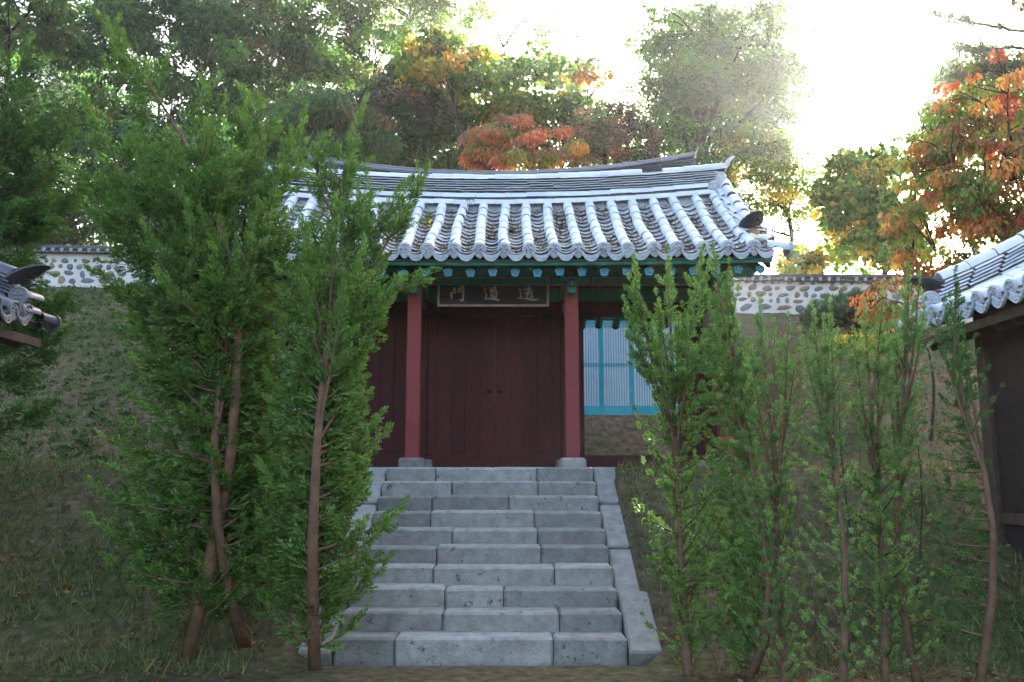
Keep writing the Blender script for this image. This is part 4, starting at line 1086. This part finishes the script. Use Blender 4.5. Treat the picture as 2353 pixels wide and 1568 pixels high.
ptree("chestnut_tree", "grey-green drooping chestnut behind the orange persimmon", 2260, 250, 26, 140, 170, 120, 170, .19, [(G_GR, 3), (G_MD, 3), (G_LT, 2)], 23, droop=1.0, lw=.26, clump_r=(.35, .7), bx=2330)
ptree("chestnut_tree", "sunlit sparse branch tree left of the persimmon crown", 2140, 330, 27, 70, 90, 36, 120, .18, [(G_GR, 3), (G_LT, 2), (ORG, .4)], 24, droop=.9, lw=.28, clump_r=(.3, .5), bx=2250)
ptree("oak_tree", "green oak standing past the left juniper", -190, 120, 36, 200, 240, 110, 200, .24, [(G_MD, 3), (G_DK, 3), (G_LT, 1)], 25, **FW)
ptree("oak_tree", "green oak standing past the persimmon tree", 2560, 200, 34, 180, 230, 100, 200, .22, [(G_MD, 3), (G_LT, 2), (ORG, .4)], 26, **FW)
for i_, (px_, py_, D_, rx_, rz_) in enumerate(((60, 520, 37, 170, 130), (300, 500, 41, 180, 140), (560, 480, 43, 180, 130), (180, 250, 47, 170, 200), (860, 400, 41, 160, 90), (640, 300, 46, 170, 150))):
    ptree("undergrowth_tree", ("dark tree low behind the left end of the field stone wall", "dark tree behind the berried juniper's foot", "dark tree low behind the middle juniper", "dark tree deep in the wood past the shadowed evergreen", "dark tree behind the left end of the shrine ridge", "dark tree deep in the wood behind the green oaks")[i_],
          px_, py_, D_, rx_, rz_, 80, 150, .32, [(G_DK, 5), (G_MD, 2), (G_BL, 1)], 60+i_, shell=.15, **FW)
# persimmon
per_ = ptree("persimmon_tree", "orange and red leaved persimmon tree hanging over the tiled side building", 2270, 455, 14.5, 225, 270, 300, 105, .105, [(ORG, 2.4), (RED, 1.6), (CRM, .9), (G_YL, 2.6), (BRN, 4), (G_LT, 2), (G_MD, 2)], 31, droop=1.5, fan=.08,
      clump_r=(.16, .34), trunk=.085, bx=2345, limbs=16, shell=.25, lw=.5, group=None)
gp = np.random.default_rng(77)
for px, py in ((2068, 641), (2150, 470), (2245, 590), (2320, 330)):
    p = at(px, py, 14.0)
    me = blob("persimmon_%d" % px, .034, .034, .03, px, .04, 10, 7)
    fo = obj("persimmon_fruit", me, per_, Tm(*p), M['fruit'])
# low persimmon branch over the wall
ptree("persimmon_sapling", "low orange-brown leaved persimmon sapling in front of the wall beside the young pine", 2045, 700, 17, 70, 65, 34, 46, .11, [(BRN, 5), (ORG, 2), (RED, 1.6), (G_YL, 2), (G_MD, 1)], 32, droop=1.3, fan=.1, clump_r=(.14, .26), trunk=.04, limbs=5, group=None, bx=2060)
ptree("autumn_shrub", "small bright orange leaved shrub below the young pine", 1990, 785, 13, 40, 26, 14, 36, .10, [(ORG, 4), (YEL, 1)], 33, clump_r=(.08, .14), trunk=.015, limbs=3, cat="shrub", group=None)
ptree("evergreen_shrub", "small shrub with upright yellow-green leaves between the right junipers", 1937, 785, 10, 45, 28, 16, 40, .075, [(G_YL, 3), (YEL, 2), (G_LT, 3)], 34, clump_r=(.06, .11), trunk=.012, limbs=4, cat="shrub", droop=-.6, lw=.3, group=None)
ptree("evergreen_shrub", "small shrub with fresh green leaves beside the tiled side building", 2050, 795, 9, 45, 26, 16, 40, .07, [(G_LT, 3), (G_YL, 2)], 35, clump_r=(.06, .11), trunk=.012, limbs=4, cat="shrub", droop=-.6, lw=.3, group=None)

# ---- pines: needle tufts along limbs
def needle_tufts(C, axis, g, n=46, L=.13, w=.0045):
    k = len(C); idx = np.repeat(np.arange(k), n); N_ = len(idx)
    A = unit(axis[idx]*.9+g.normal(size=(N_, 3))*.62)
    P = C[idx]-axis[idx]*(g.random(N_)*.09)[:, None]
    return leaf_quads(P, A, L*g.uniform(.7, 1.15, N_), np.full(N_, w)*g.uniform(.8, 1.4, N_), g, fold=.0), idx
def young_pine():
    g = np.random.default_rng(51); D = 21.0; c = at(1945, 725, D); s = D/FPX
    root = thing("young_pine", (c[0], D, tz(c[0], D)), "bushy young pine in front of the right-hand field stone wall", "tree")
    u = unit(g.normal(size=(330, 3))); u[:, 2] = np.abs(u[:, 2])*1.3-.5
    C = c+u*np.array((115*s, 80*s, 75*s))*(.35+.65*g.random((330, 1))**.5); ax = unit(u*.7+np.array((0, 0, .9))+g.normal(size=(330, 3))*.25)
    (v, f), idx = needle_tufts(C, ax, g, 60, .16, .007)
    col = np.array((.045, .105, .042))*g.uniform(.6, 1.4, len(idx))[:, None]*g.uniform(.75, 1.25, 330)[idx][:, None]
    obj("crown", np_mesh("young_pine_crown", v, f, False, np.repeat(col, 4, 0)), root, None, M['needle'])
    b = MB(); base = np.array((c[0], D, tz(c[0], D)-.2)); b.tube(path_pts(base, c, g, 0, 5), np.linspace(.07, .03, 5), 6)
    for i in range(0, 330, 2): b.tube(path_pts(c+np.array((0, 0, -.25)), C[i], g, .05, 4), [.016, .012, .008, .005], 3, False)
    obj("trunk", b.mesh("young_pine_trunk", M['bark'], True), root)
young_pine()
def tall_pine():
    g = np.random.default_rng(52); D = 24.0; tx = at(2480, 0, D)[0]; zb_ = tz(tx, D)
    root = thing("pine_tree", (tx, D, zb_), "tall pine with long bare limbs reaching over the persimmon against the sky", "tree")
    b = MB(); top = np.array((tx, D, at(2400, -160, D)[2])); tr = path_pts((tx, D, zb_-.3), top, g, 0, 9); b.tube(tr, np.linspace(.22, .06, 9), 8)
    C, ax = [], []
    def limb(pts, r0, tw, spread):
        P = np.array([at(px, py, D+dy) for px, py, dy in pts]); t = np.linspace(0, len(P)-1, 16)
        Q = np.array([P[min(int(q), len(P)-2)]*(1-(q-min(int(q), len(P)-2)))+P[min(int(q), len(P)-2)+1]*(q-min(int(q), len(P)-2)) for q in t]); Q += g.normal(size=Q.shape)*.02
        b.tube(Q, np.linspace(r0, .012, 16), 6)
        for i in range(tw):
            q = Q[g.integers(4, 16)]; e = q+np.array((-g.uniform(.05, spread), g.normal()*spread*.5, g.uniform(-.5, .8)*spread*.6)); b.tube(path_pts(q, e, g, .05, 4), [.016, .012, .008, .005], 3, False)
            for j in range(9):
                h = g.random()**.6; C.append(q+(e-q)*h+g.normal(size=3)*.07); ax.append(unit((e-q)*.6/np.linalg.norm(e-q)+np.array((0, 0, .8))+g.normal(size=3)*.3))
    limb([(2470, 90, 0), (2330, 72, -.2), (2250, 55, -.3), (2205, 48, -.4), (2150, 22, -.5)], .06, 40, .42)
    limb([(2470, 120, 0), (2330, 110, .3), (2260, 118, .4), (2200, 100, .5)], .06, 36, .5)
    limb([(2480, 170, 0), (2330, 150, -.5), (2220, 175, -.7)], .05, 50, .6)
    limb([(2480, 60, 0), (2400, 20, .2), (2330, 5, .3)], .05, 30, .45)
    limb([(2470, -60, 0), (2350, -60, 0), (2300, -40, 0)], .05, 26, .5)
    C, ax = np.array(C), np.array(ax); (v, f), idx = needle_tufts(C, ax, g, 24, .13, .008)
    col = np.array((.05, .085, .04))*g.uniform(.6, 1.4, len(idx))[:, None]
    obj("crown", np_mesh("pine_crown", v, f, False, np.repeat(col, 4, 0)), root, None, M['needle']); obj("trunk", b.mesh("pine_trunk", M['bark'], True), root)
tall_pine()

# ---- junipers: ascending stems set with feathery plumes of scale leaves
def plume_template(g, twigs=10, sp=4):
    """feathery spray of scale-leaf twigs along +z, length 1: base points, axes and tone"""
    P, A, Tn, S = [], [], [], []
    for i in range(twigs):
        h = (i+.5)/twigs*.9; az = i*2.4+g.normal()*.3; out = np.array((math.cos(az), math.sin(az), 0))
        tl = (.36*(1-h)**.7+.08)*g.uniform(.75, 1.25); d = unit(np.array((0, 0, 1.05))+out*.75)
        for j in range(sp):
            t = (j+.5)/sp; P.append(np.array((0, 0, h))+d*tl*t+g.normal(size=3)*.012)
            A.append(unit(d+np.array((0, 0, .45))+g.normal(size=3)*.38)); Tn.append(t*.6+h*.4); S.append(1.1-.35*t)
    for j in range(4): P.append(np.array((0, 0, .78+.05*j))); A.append(unit(np.array((0, 0, 1))+g.normal(size=3)*.15)); Tn.append(1.); S.append(.9)
    return [np.array(q) for q in (P, A, Tn, S)]
_g = np.random.default_rng(90); PLUMES = [plume_template(_g) for _ in range(8)]
def basis(d):
    d = unit(d); a = unit(np.cross(d, np.array((1., 0, 0)) if abs(d[2]) > .9 else np.array((0, 0, 1.)))); return np.stack([a, np.cross(d, a), d], 1)
def juniper(label, px_base, D, tips, fill, seed, colour=(.056, .128, .026), tipcol=(.195, .325, .068), step=.075, sprig=(.050, .0145), pl=(.085, .235), side=(.10, .70), every=.16,
            berries=0, zb_=None, group="junipers on the bank below the gate", depth=.7, hub=.68, lance=1.0, taper=1.0, wide=1.0):
    g = np.random.default_rng(seed); bx_ = at(px_base, 900, D)[0]; base = np.array((bx_, D, tz(bx_, D) if zb_ is None else zb_))
    root = thing("juniper", base, label, "tree", group)
    dys = [t[2] if len(t) > 2 else g.normal()*depth*.5 for t in tips]; TP = np.array([at(t[0], t[1], D+dy) for t, dy in zip(tips, dys)])
    VIA = [at(t[3], t[4], D+dy*.6) if len(t) > 3 else None for t, dy in zip(tips, dys)]; H = TP[:, 2].max()-base[2]
    ext = [(q, v) for q, v in zip(TP, VIA)]
    Wd = np.ptp(TP[:, 0])*.5*wide; HT = H*.78
    for i in range(fill):
        h = (i+g.random())/fill*.66+.03; az = i*2.4+g.normal()*.4; Lb = Wd*(.50+.80*(1-h)*min(1, h*6+.5))*g.uniform(.7, 1.2); el = R(g.uniform(25, 55))
        st_ = base+np.array((0, 0, h*H)); ext.append((st_+Lb*np.array((math.cos(az)*math.cos(el), .85*math.sin(az)*math.cos(el), math.sin(el))), st_))
    b = MB(); PP, AA, LL, CC = [], [], [], []; ber = []
    trunkp = path_pts(base-np.array((0, 0, .25)), base+np.array((np.mean(TP[:, 0])*.5-base[0]*.5, 0, HT)), g, 0, 7); b.tube(trunkp, np.linspace(.0095*H+.010, .010, 7), 7)
    def plume(p, d, ln, bright):
        Pt, At, Tn, S = PLUMES[g.integers(8)]; B_ = basis(d)
        PP.append(p+(Pt@B_.T)*ln); AA.append(At@B_.T); LL.append(S*np.clip(ln/.19, .72, 1.45))
        tone = np.clip(Tn*.5+bright+g.normal()*.12-.1, 0, 1)[:, None]; CC.append((np.array(colour)*(1-tone)+np.array(tipcol)*tone)*g.uniform(.78, 1.22))
    def dress(C, tang, dist, bright, taper=taper):
        """set plumes along a shoot; dist = metres left to its tip"""
        for p, t, k in zip(C, tang, dist):
            for _ in range(2 if k > .10 else 1):
                rd = g.normal(size=3); rd -= t*rd.dot(t); rd = unit(rd); w = min(1, k/taper)
                d = unit(t+rd*(.15+.62*w**.6)+np.array((0, 0, .18))); ln = (pl[0]+(pl[1]-pl[0])*w)*g.uniform(.75, 1.25)
                plume(p, d, ln, bright*(1-.6*w))
                if berries and k > .2 and g.random() < berries:
                    c0 = p+d*ln*g.uniform(.3, .8)
                    for _2 in range(g.integers(3, 9)): ber.append(c0+g.normal(size=3)*.035)
    def shoot(p0, d0, L, bright):
        n = max(3, int(L/step)); t = np.linspace(.12, 1, n)[:, None]; up = np.array((0, 0, 1.))*.18*L
        C = p0+d0*L*t+up*t*t; tang = unit(d0*L+2*up*t); dress(C, tang, (1-t[:, 0])*L, bright, .40)
        b.tube(np.array([p0, C[n//2], C[-1]]), [.006, .004, .002], 3, False)
    for q, via in ext:
        hz = np.clip((q[2]-base[2])*hub*g.uniform(.75, 1.2), .10, H*.74)
        own = via is not None and abs(via[0]-base[0])+abs(via[1]-base[1]) < 1e-6
        if own: hz = via[2]-base[2]
        tq = np.clip((hz+.25)/(HT+.25), 0, 1)*6; k0 = min(5, int(tq)); st = trunkp[k0]+(trunkp[k0+1]-trunkp[k0])*(tq-k0)
        if own: via = None
        d = q-st; Lg = np.linalg.norm(d); ctrl = st+d*.5+np.array((d[0]*.16, d[1]*.16, -.08*np.hypot(d[0], d[1])))
        if via is not None: ctrl = via
        def cur(t): t = np.atleast_1d(t)[:, None]; return (1-t)**2*st+2*t*(1-t)*ctrl+t**2*q, unit(2*(1-t)*(ctrl-st)+2*t*(q-ctrl))
        Cw, _ = cur(np.linspace(0, 1, 9)); b.tube(Cw, np.linspace(.012*Lg**.5+.004, .002, 9), 5, False)
        la = Lg*.93 if own else min(lance, Lg*.7); n = max(4, int(la/step*(.85 if own else 1.25))); t = 1-np.linspace(la/Lg, 0, n); C, tg = cur(t); dress(C, tg, (1-t)*Lg, .55)
        m = max(1, int((Lg-.25*la)/every)); t = np.linspace(.10, max(.2, 1-.45*la/Lg), m); C, tg = cur(t)
        for i in range(m):
            rd = g.normal(size=3); rd -= tg[i]*rd.dot(tg[i]); rd = unit(rd); kk = (1-t[i])*Lg
            if t[i] < .35 and g.random() < .3: continue
            shoot(C[i], unit(tg[i]*.70+rd*1.0+np.array((0, 0, .10))), np.clip(.50*(kk-.15), *side)*g.uniform(.7, 1.15), .25+.2*g.random())
    P, A, L, Cc = map(np.concatenate, (PP, AA, LL, CC)); Cc = Cc*g.uniform(.8, 1.2, len(P))[:, None]; nL = len(P)
    v, f = leaf_quads(P, A, L*sprig[0]*g.uniform(.8, 1.25, nL), L*sprig[1]*g.uniform(.8, 1.25, nL), g, fold=.12)
    obj("crown", np_mesh("juniper_crown", v, f, False, np.repeat(Cc, 4, 0)), root, None, M['scale_leaf'])
    obj("trunk", b.mesh("juniper_trunk", M['jbark'], True), root)
    if ber:
        ber = np.array(ber); o6 = np.array([(1,0,0),(-1,0,0),(0,1,0),(0,-1,0),(0,0,1),(0,0,-1)])*.0068
        v = (ber[:, None, :]+o6[None]*g.uniform(.8, 1.25, (len(ber), 1, 1))).reshape(-1, 3); f0 = np.array([(0,2,4),(2,1,4),(1,3,4),(3,0,4),(2,0,5),(1,2,5),(3,1,5),(0,3,5)])
        f = (np.arange(len(ber))[:, None, None]*6+f0[None]).reshape(-1, 3)
        obj("berries", np_mesh("berries", v, f, True), root, None, M['berry'], "stuff")
    NT[0] += nL*2
    return root
NT = [0]
juniper("tall juniper with pale berries and a long spire leaning towards the dark conifer", 450, 8.2,
        [(208, 18, .2, 395, 250), (198, 232, .1, 270, 450), (140, 374, -.1, 310, 540), (194, 470, -.4, 300, 620), (215, 625, -.5, 330, 690), (517, 239, .2, 430, 470), (472, 290, -.2, 440, 480), (405, 330, 0), (345, 400, .3, 400, 520), (285, 430, -.3), (330, 520, -.7), (420, 450, -.6), (300, 720, -.5), (370, 640, -.9)],
        100, 201, wide=1.15, berries=.10)
juniper("middle juniper with thick paired tips between the two berried junipers", 600, 8.6,
        [(552, 200, .2, 650, 330), (566, 243, -.1, 570, 450), (605, 330, -.1), (701, 263, .2), (655, 330, .1), (520, 430, -.4), (590, 470, -.7), (640, 400, -.5), (545, 560, -.9), (470, 600, -.9)], 66, 202, wide=1.5, berries=.07)
juniper("berried juniper spreading in front of the left part of the gate roof", 748, 8.0,
        [(839, 235, .1, 760, 420), (748, 316, .0, 690, 400), (811, 395, .2, 760, 480), (956, 387, .3, 850, 560), (980, 394, .2, 880, 570), (825, 428, -.2, 830, 560), (890, 595, -.1, 820, 690), (896, 674, -.2, 830, 740), (892, 702, -.3, 830, 770), (770, 470, -.5), (700, 520, -.8), (835, 560, -.5), (790, 650, -.8), (690, 640, -1.), (850, 770, -.3)],
        105, 203, wide=1.3, berries=.10)
juniper("dense dark juniper growing beside the left side building", -40, 13.0,
        [(65, 90, 0, 10, 300), (120, 262, -.1, 50, 450), (175, 255, .1, 100, 430), (185, 445, 0, 80, 560), (150, 335, -.4, 70, 500), (60, 300, -.6), (15, 200, .2), (-40, 60, .2), (110, 470, -.5), (85, 540, -.3), (140, 690, -.2, 80, 760), (40, 480, -.8), (-60, 300, -.3), (125, 735, 0, 60, 800), (50, 620, .2)],
        60, 204, wide=1.15, colour=(.038, .090, .020), tipcol=(.10, .19, .040), step=.11, sprig=(.068, .0165), pl=(.18, .42), side=(.3, 1.3), every=.32)
juniper("juniper painted sky-lit green with tall thin spires in front of the right gate bay", 1565, 7.6,
        [(1436, 696, -.1), (1457, 602, 0), (1450, 647, .1), (1510, 684, -.2), (1534, 588, .1), (1613, 582, .1), (1627, 614, -.1), (1590, 690, -.4), (1500, 760, -.5), (1560, 740, -.6)], 40, 205, wide=1.3,
        colour=(.10, .205, .050), tipcol=(.27, .41, .12), pl=(.06, .165), side=(.08, .5), every=.17, depth=.45, lance=.75, berries=.015)  # leaf colours raised to hold open-sky light
juniper("slim juniper painted sky-lit green standing where the gate meets the field stone wall", 1655, 7.9,
        [(1640, 576, 0), (1674, 611, .1), (1684, 722, 0), (1630, 700, -.2), (1662, 650, .1), (1700, 790, 0)], 34, 206, wide=1.6,
        colour=(.10, .205, .050), tipcol=(.27, .41, .12), pl=(.06, .165), side=(.08, .42), every=.17, depth=.4, lance=.75)  # same raised leaf colours, sky light painted in
rj = dict(colour=(.10, .205, .058), tipcol=(.27, .42, .15), pl=(.05, .145), side=(.06, .42), every=.17, depth=.35, lance=.6, taper=.8, step=.07, wide=1.5, sprig=(.040, .0095))  # leaf colours here are brightened for open-sky light too
juniper("slender juniper with two thin tips right of the gate juniper", 1775, 7.2, [(1745, 688), (1812, 730), (1780, 745), (1725, 790), (1830, 800)], 30, 207, **rj)
juniper("slender juniper with a bent tip in front of the young pine", 1885, 6.8, [(1907, 700), (1867, 711), (1840, 765), (1925, 770), (1895, 740)], 30, 208, **rj)
juniper("thin-tipped juniper between the bent-tipped one and the side building", 1990, 7.0, [(1985, 702), (2027, 686), (1960, 765), (2015, 740), (2045, 790)], 30, 209, **rj)
juniper("tallest juniper beside the right side building's eave", 2075, 7.4, [(2087, 614), (2113, 639), (2126, 699), (2055, 720), (2080, 680), (2040, 780)], 30, 210, **rj)
juniper("dark thin juniper overlapping the pale tiled eave", 2170, 6.9, [(2195, 630), (2186, 690), (2150, 735), (2172, 700), (2215, 770)], 30, 211, **dict(rj, colour=(.045, .12, .03), tipcol=(.11, .22, .055)))
print("juniper tris", NT[0])

# ---- slope cover: weeds, dry leaves, grass
def scatter(name, label, n, xr, yr, L, pal, seed, mat, lw=.4, up=.2, clump=0, cat="ground cover", keep=None):
    g = np.random.default_rng(seed); k = max(1, n//max(1, clump)) if clump else n
    x = g.uniform(*xr, k); y = g.uniform(*yr, k)
    if keep is not None: m = keep(x, y); x, y = x[m], y[m]
    if clump:
        k = len(x); idx = np.repeat(np.arange(k), clump); x = x[idx]+g.normal(size=k*clump)*L*.45; y = y[idx]+g.normal(size=k*clump)*L*.45
    z = terrain(x, y)+.005; P = np.stack([x, y, z+g.random(len(x))*.02], 1)
    A = unit(g.normal(size=P.shape)*np.array((1, 1, .25))+np.array((0, 0, up)))
    Ln = L*g.uniform(.5, 1.4, len(x)); v, f = leaf_quads(P, A, Ln, Ln*lw, g)
    col = pal_pick(pal, len(x), g)*g.uniform(.7, 1.3, len(x))[:, None]
    o = obj(name, np_mesh(name, v, f, False, np.repeat(col, 4, 0)), None, None, M[mat], "stuff")
    o["label"] = label; o["category"] = cat
    return o
bank = lambda x, y: (np.abs(x-AX) > 5.0) | (y < 11.6)
scatter("weeds", "low green weeds covering the bank under the left wall", 26000, (-20, -6.5), (15, 28.8), .10, [(G_MD, 4), (G_LT, 3), (G_DK, 2), (G_BL, 2)], 301, 'grass', .5, .5, 10)
scatter("fallen_leaves", "brown fallen leaves scattered over the banks", 26000, (-20, 17), (13, 29), .075, [(BRN, 4), (ORG, .8), ((.22, .15, .09), 3), (PUR, 1)], 302, 'dry', .55, .1, 0, keep=lambda x, y: np.abs(x-AX) > 4.6)
def grass_mat(name, stops):
    m, nt, b_ = new_mat(name); oi = nt.nodes.new("ShaderNodeObjectInfo"); r = ramp(nt, stops); nt.links.new(oi.outputs['Random'], r.inputs[0]); nt.links.new(r.outputs[0], b_.inputs['Base Color'])
    b_.inputs['Roughness'].default_value = .6; b_.inputs['Specular IOR Level'].default_value = .2; return m
def blades(name, label, xr, yr, dens, hgt, rad, mat, seed, keep=None, cell=.4):
    """grass blades as instanced slim cones over a patch of the terrain"""
    xs_, ys_ = np.arange(xr[0], xr[1]+1e-6, cell), np.arange(yr[0], yr[1]+1e-6, cell); X, Y = np.meshgrid(xs_, ys_); nx_ = len(xs_)
    v = np.stack([X.ravel(), Y.ravel(), terrain(X, Y).ravel()-.01], 1); i_ = (np.arange(len(ys_)-1)[:, None]*nx_+np.arange(nx_-1)[None, :]).ravel()
    f = np.stack([i_, i_+1, i_+nx_+1, i_+nx_], 1)
    if keep is not None: c = v[f].mean(1); f = f[keep(c[:, 0], c[:, 1])]
    o = obj(name, np_mesh(name, v, f), None, None, mat, "stuff"); o["label"] = label; o["category"] = "grass"
    ng = bpy.data.node_groups.new(name, 'GeometryNodeTree'); ng.interface.new_socket("Geometry", in_out='INPUT', socket_type='NodeSocketGeometry'); ng.interface.new_socket("Geometry", in_out='OUTPUT', socket_type='NodeSocketGeometry')
    N, Lk = ng.nodes.new, ng.links.new; gi, go = N("NodeGroupInput"), N("NodeGroupOutput")
    dp = N("GeometryNodeDistributePointsOnFaces"); dp.inputs['Density'].default_value = dens; dp.inputs['Seed'].default_value = seed
    nz = N("ShaderNodeTexNoise"); nz.inputs['Scale'].default_value = .9; nz.inputs['Detail'].default_value = 4
    mr = N("ShaderNodeMapRange"); mr.inputs['From Min'].default_value = .42; mr.inputs['From Max'].default_value = .60; mr.inputs['To Min'].default_value = dens*.15; mr.inputs['To Max'].default_value = dens*1.5
    Lk(nz.outputs[0], mr.inputs['Value']); Lk(mr.outputs[0], dp.inputs['Density'])
    co = N("GeometryNodeMeshCone"); co.fill_type = 'NONE'; co.inputs['Vertices'].default_value = 3; co.inputs['Radius Bottom'].default_value = rad; co.inputs['Radius Top'].default_value = 0; co.inputs['Depth'].default_value = hgt
    ip = N("GeometryNodeInstanceOnPoints"); rv = N("FunctionNodeRandomValue"); rv.data_type = 'FLOAT_VECTOR'
    rv.inputs[0].default_value = (-.75, -.75, 0); rv.inputs[1].default_value = (.75, .75, 6.28)
    rs = N("FunctionNodeRandomValue"); rs.data_type = 'FLOAT'; rs.inputs[2].default_value = .4; rs.inputs[3].default_value = 1.35
    sm = N("GeometryNodeSetMaterial"); sm.inputs['Material'].default_value = mat
    Lk(gi.outputs[0], dp.inputs['Mesh']); Lk(dp.outputs['Points'], ip.inputs['Points']); Lk(co.outputs['Mesh'], sm.inputs['Geometry']); Lk(sm.outputs[0], ip.inputs['Instance'])
    Lk(rv.outputs[0], ip.inputs['Rotation']); Lk(rs.outputs[1], ip.inputs['Scale']); Lk(ip.outputs[0], go.inputs[0])
    md = o.modifiers.new("blades", 'NODES'); md.node_group = ng
    return o
GM = grass_mat("bank_grass_green", [(0, (.035, .07, .015)), (.45, (.08, .13, .03)), (.75, (.14, .15, .045)), (1, (.24, .19, .10))])
GD = grass_mat("bank_grass_dry", [(0, (.05, .08, .02)), (.35, (.12, .12, .04)), (.6, (.24, .18, .09)), (1, (.17, .10, .05))])
blades("bank_grass", "green grass on the bank in front of the gate platform", (-15, 14.5), (7.6, 12.0), 420, .15, .0055, GM, 11, keep=lambda x, y: np.abs(x-AX) > 1.85)
blades("slope_grass", "short green grass on the bank under the left field stone wall", (-20, -5.6), (12.4, 28.8), 190, .16, .008, GM, 12)
blades("dry_grass", "dry grass and weeds on the bank under the right field stone wall", (5.2, 17), (12.4, 28.2), 170, .17, .008, GD, 13)
scatter("court_leaves", "dry leaves lying over the court and the foot of the bank", 7000, (-8, 8), (6.5, 12.0), .06, [(BRN, 4), (ORG, .8), ((.22, .15, .09), 3), (G_YL, .6)], 305, 'dry', .55, .1, 0, keep=lambda x, y: np.abs(x-AX) > 1.7)
# debris caught between the roof tiles
g = np.random.default_rng(401); n = 5200; s = g.uniform(.05, 2.05, n); ci = g.integers(0, 23, n); x = 3.70+PITCHX/2-PITCHX*ci+g.normal(size=n)*.06
patch = (np.sin(ci*2.1+s*3.1)+np.sin(ci*.7-s*5.3)+g.normal(size=n)*.5) > -.2; s, x = s[patch], x[patch]; xc = x-np.round((x-3.70-PITCHX/2)/PITCHX)*PITCHX-3.70-PITCHX/2
P = np.array([(AX+a, EY+c, zr(c, a)+.012+.075*(2*d/.30)**2) for a, c, d in zip(x, s, xc)])
v, f = leaf_quads(P, unit(g.normal(size=P.shape)*np.array((1, 1, .3))+np.array((0, -.3, .1))), g.uniform(.02, .065, len(P)), g.uniform(.012, .03, len(P)), g)
o = obj("leaf_debris", np_mesh("leaf_debris", v, f, False, np.repeat(pal_pick([(BRN, 3), ((.26, .17, .10), 4), ((.10, .07, .05), 2), (ORG, .5)], len(P), g), 4, 0)), roof, None, M['dry'], "stuff")
# weeds rooted in the roof
def roof_weed(px, py, label, h, n, pal, seed, flower=False, sp=.10):
    g = np.random.default_rng(seed); p0 = None
    for s_ in np.linspace(.05, 2.3, 120):        # find where the slope passes through that sight line
        q = at(px, py, EY+s_); 
        if q[2] <= zr(s_, q[0]-AX)+.02: p0 = np.array((q[0], EY+s_, zr(s_, q[0]-AX)-.03)); break
    if p0 is None: p0 = np.array((at(px, py, 14.2)[0], 14.2, zr(2.0, 0)))
    root = thing("roof_weed", p0, label, "weed", "weeds growing on the gate roof"); b = MB(); P, A = [], []
    for i in range(n):
        e = p0+np.array((g.normal()*sp, g.normal()*sp*.4-.05, h*g.uniform(.5, 1.1))); pp = path_pts(p0+g.normal(size=3)*.015, e, g, 0, 6); b.tube(pp, np.linspace(.0035, .0015, 6), 3, False)
        for j in range(9):
            t = g.uniform(.15, 1)*4.99; k = int(t); P.append(pp[k]+(pp[k+1]-pp[k])*(t-k)); A.append(g.normal(size=3)+np.array((0, 0, .2)))
    P = np.array(P); A = unit(np.array(A)); v, f = leaf_quads(P, A, g.uniform(.02, .045, len(P)), g.uniform(.008, .018, len(P)), g)
    obj("foliage", np_mesh("roof_weed_leaves", v, f, False, np.repeat(pal_pick(pal, len(P), g), 4, 0)), root, None, M['dry']); obj("stem", b.mesh("roof_weed_stem", M['wood']), root)
    if flower:
        for i in range(9):
            q = P[g.integers(len(P))]+g.normal(size=3)*.02; obj("flower", MB().add([(.02*math.cos(2*math.pi*k/8), -.004*(k % 2), .02*math.sin(2*math.pi*k/8)) for k in range(8)], [tuple(range(8))]).mesh("flower", M['flower']), root, Tm(*q))
M['flower'] = surf("yellow_petal", (.75, .5, .03), None, .6, 30, 2, 0)
WD = [(BRN, 3), (ORG, .6), (G_YL, 1.2), ((.12, .08, .05), 2)]
roof_weed(1290, 520, "tall dry brown weed clump on the gate roof", .34, 16, WD+[(G_GR, 2)], 501)
roof_weed(985, 520, "yellow-flowered weed trailing on the gate roof", .30, 9, WD, 502, True)
roof_weed(1075, 490, "thin weed stem by the roof ridge between the two larger weeds", .28, 4, WD, 503)
roof_weed(1175, 530, "low brown weed tangled over the gate roof tiles", .16, 9, WD, 504, False, .13)
roof_weed(1120, 545, "small dry seedling between two tile rows of the gate roof", .12, 6, WD, 505, False, .08)

# ---- worn stone steps up to the gate and the court
steps = thing("stone_steps", (AX, 10, 0), "grey granite steps climbing the bank to the gate platform", "steps")
for i in range(10):
    z0_, z1_ = .0+FLOOR/10*i, FLOOR/10*(i+1)
    y0_ = 8.45+.36*i; x = AX-1.35
    cuts = sorted([random.uniform(.55, 1.05), random.uniform(1.45, 2.1)])+[2.7]; cuts = [c_-(cuts[q-1] if q else 0) for q, c_ in enumerate(cuts)]
    for w in cuts:
        bar("step_stone", steps, x+.004, x+w-.004, y0_+random.uniform(-.025, .02), y0_+.42 if i < 9 else 12.04, z0_-.15, z1_-.012+random.uniform(-.010, .008), M['granite'], .022); x += w
for sg in (-1, 1):
    for i in range(4):
        y = 8.45+.9*i; z = tz(0, y+.45)
        m = frame((AX+sg*1.51, y, tz(0, y)+.02), (1, 0, 0), (0, 1, FLOOR/3.4))
        obj("side_stone", MB().bevbox(-.15, .15, .01, .97, -.25, .16, .02).mesh("side_stone", M['granite']), steps, m)

# ---- haze
def haze():
    m = bpy.data.materials.new("haze_air"); m.use_nodes = True; nt = m.node_tree
    nt.nodes.remove(nt.nodes["Principled BSDF"]); vol = nt.nodes.new("ShaderNodeVolumePrincipled")
    vol.inputs['Color'].default_value = (.92, .95, 1, 1); vol.inputs['Density'].default_value = HAZE; vol.inputs['Anisotropy'].default_value = .70
    nt.links.new(vol.outputs[0], nt.nodes["Material Output"].inputs['Volume'])
    o = obj("haze", MB().box(-150, 150, -40, 170, -12, 40).mesh("haze", m)); o["kind"] = "stuff"; return o
HAZE = 0.0006
haze()
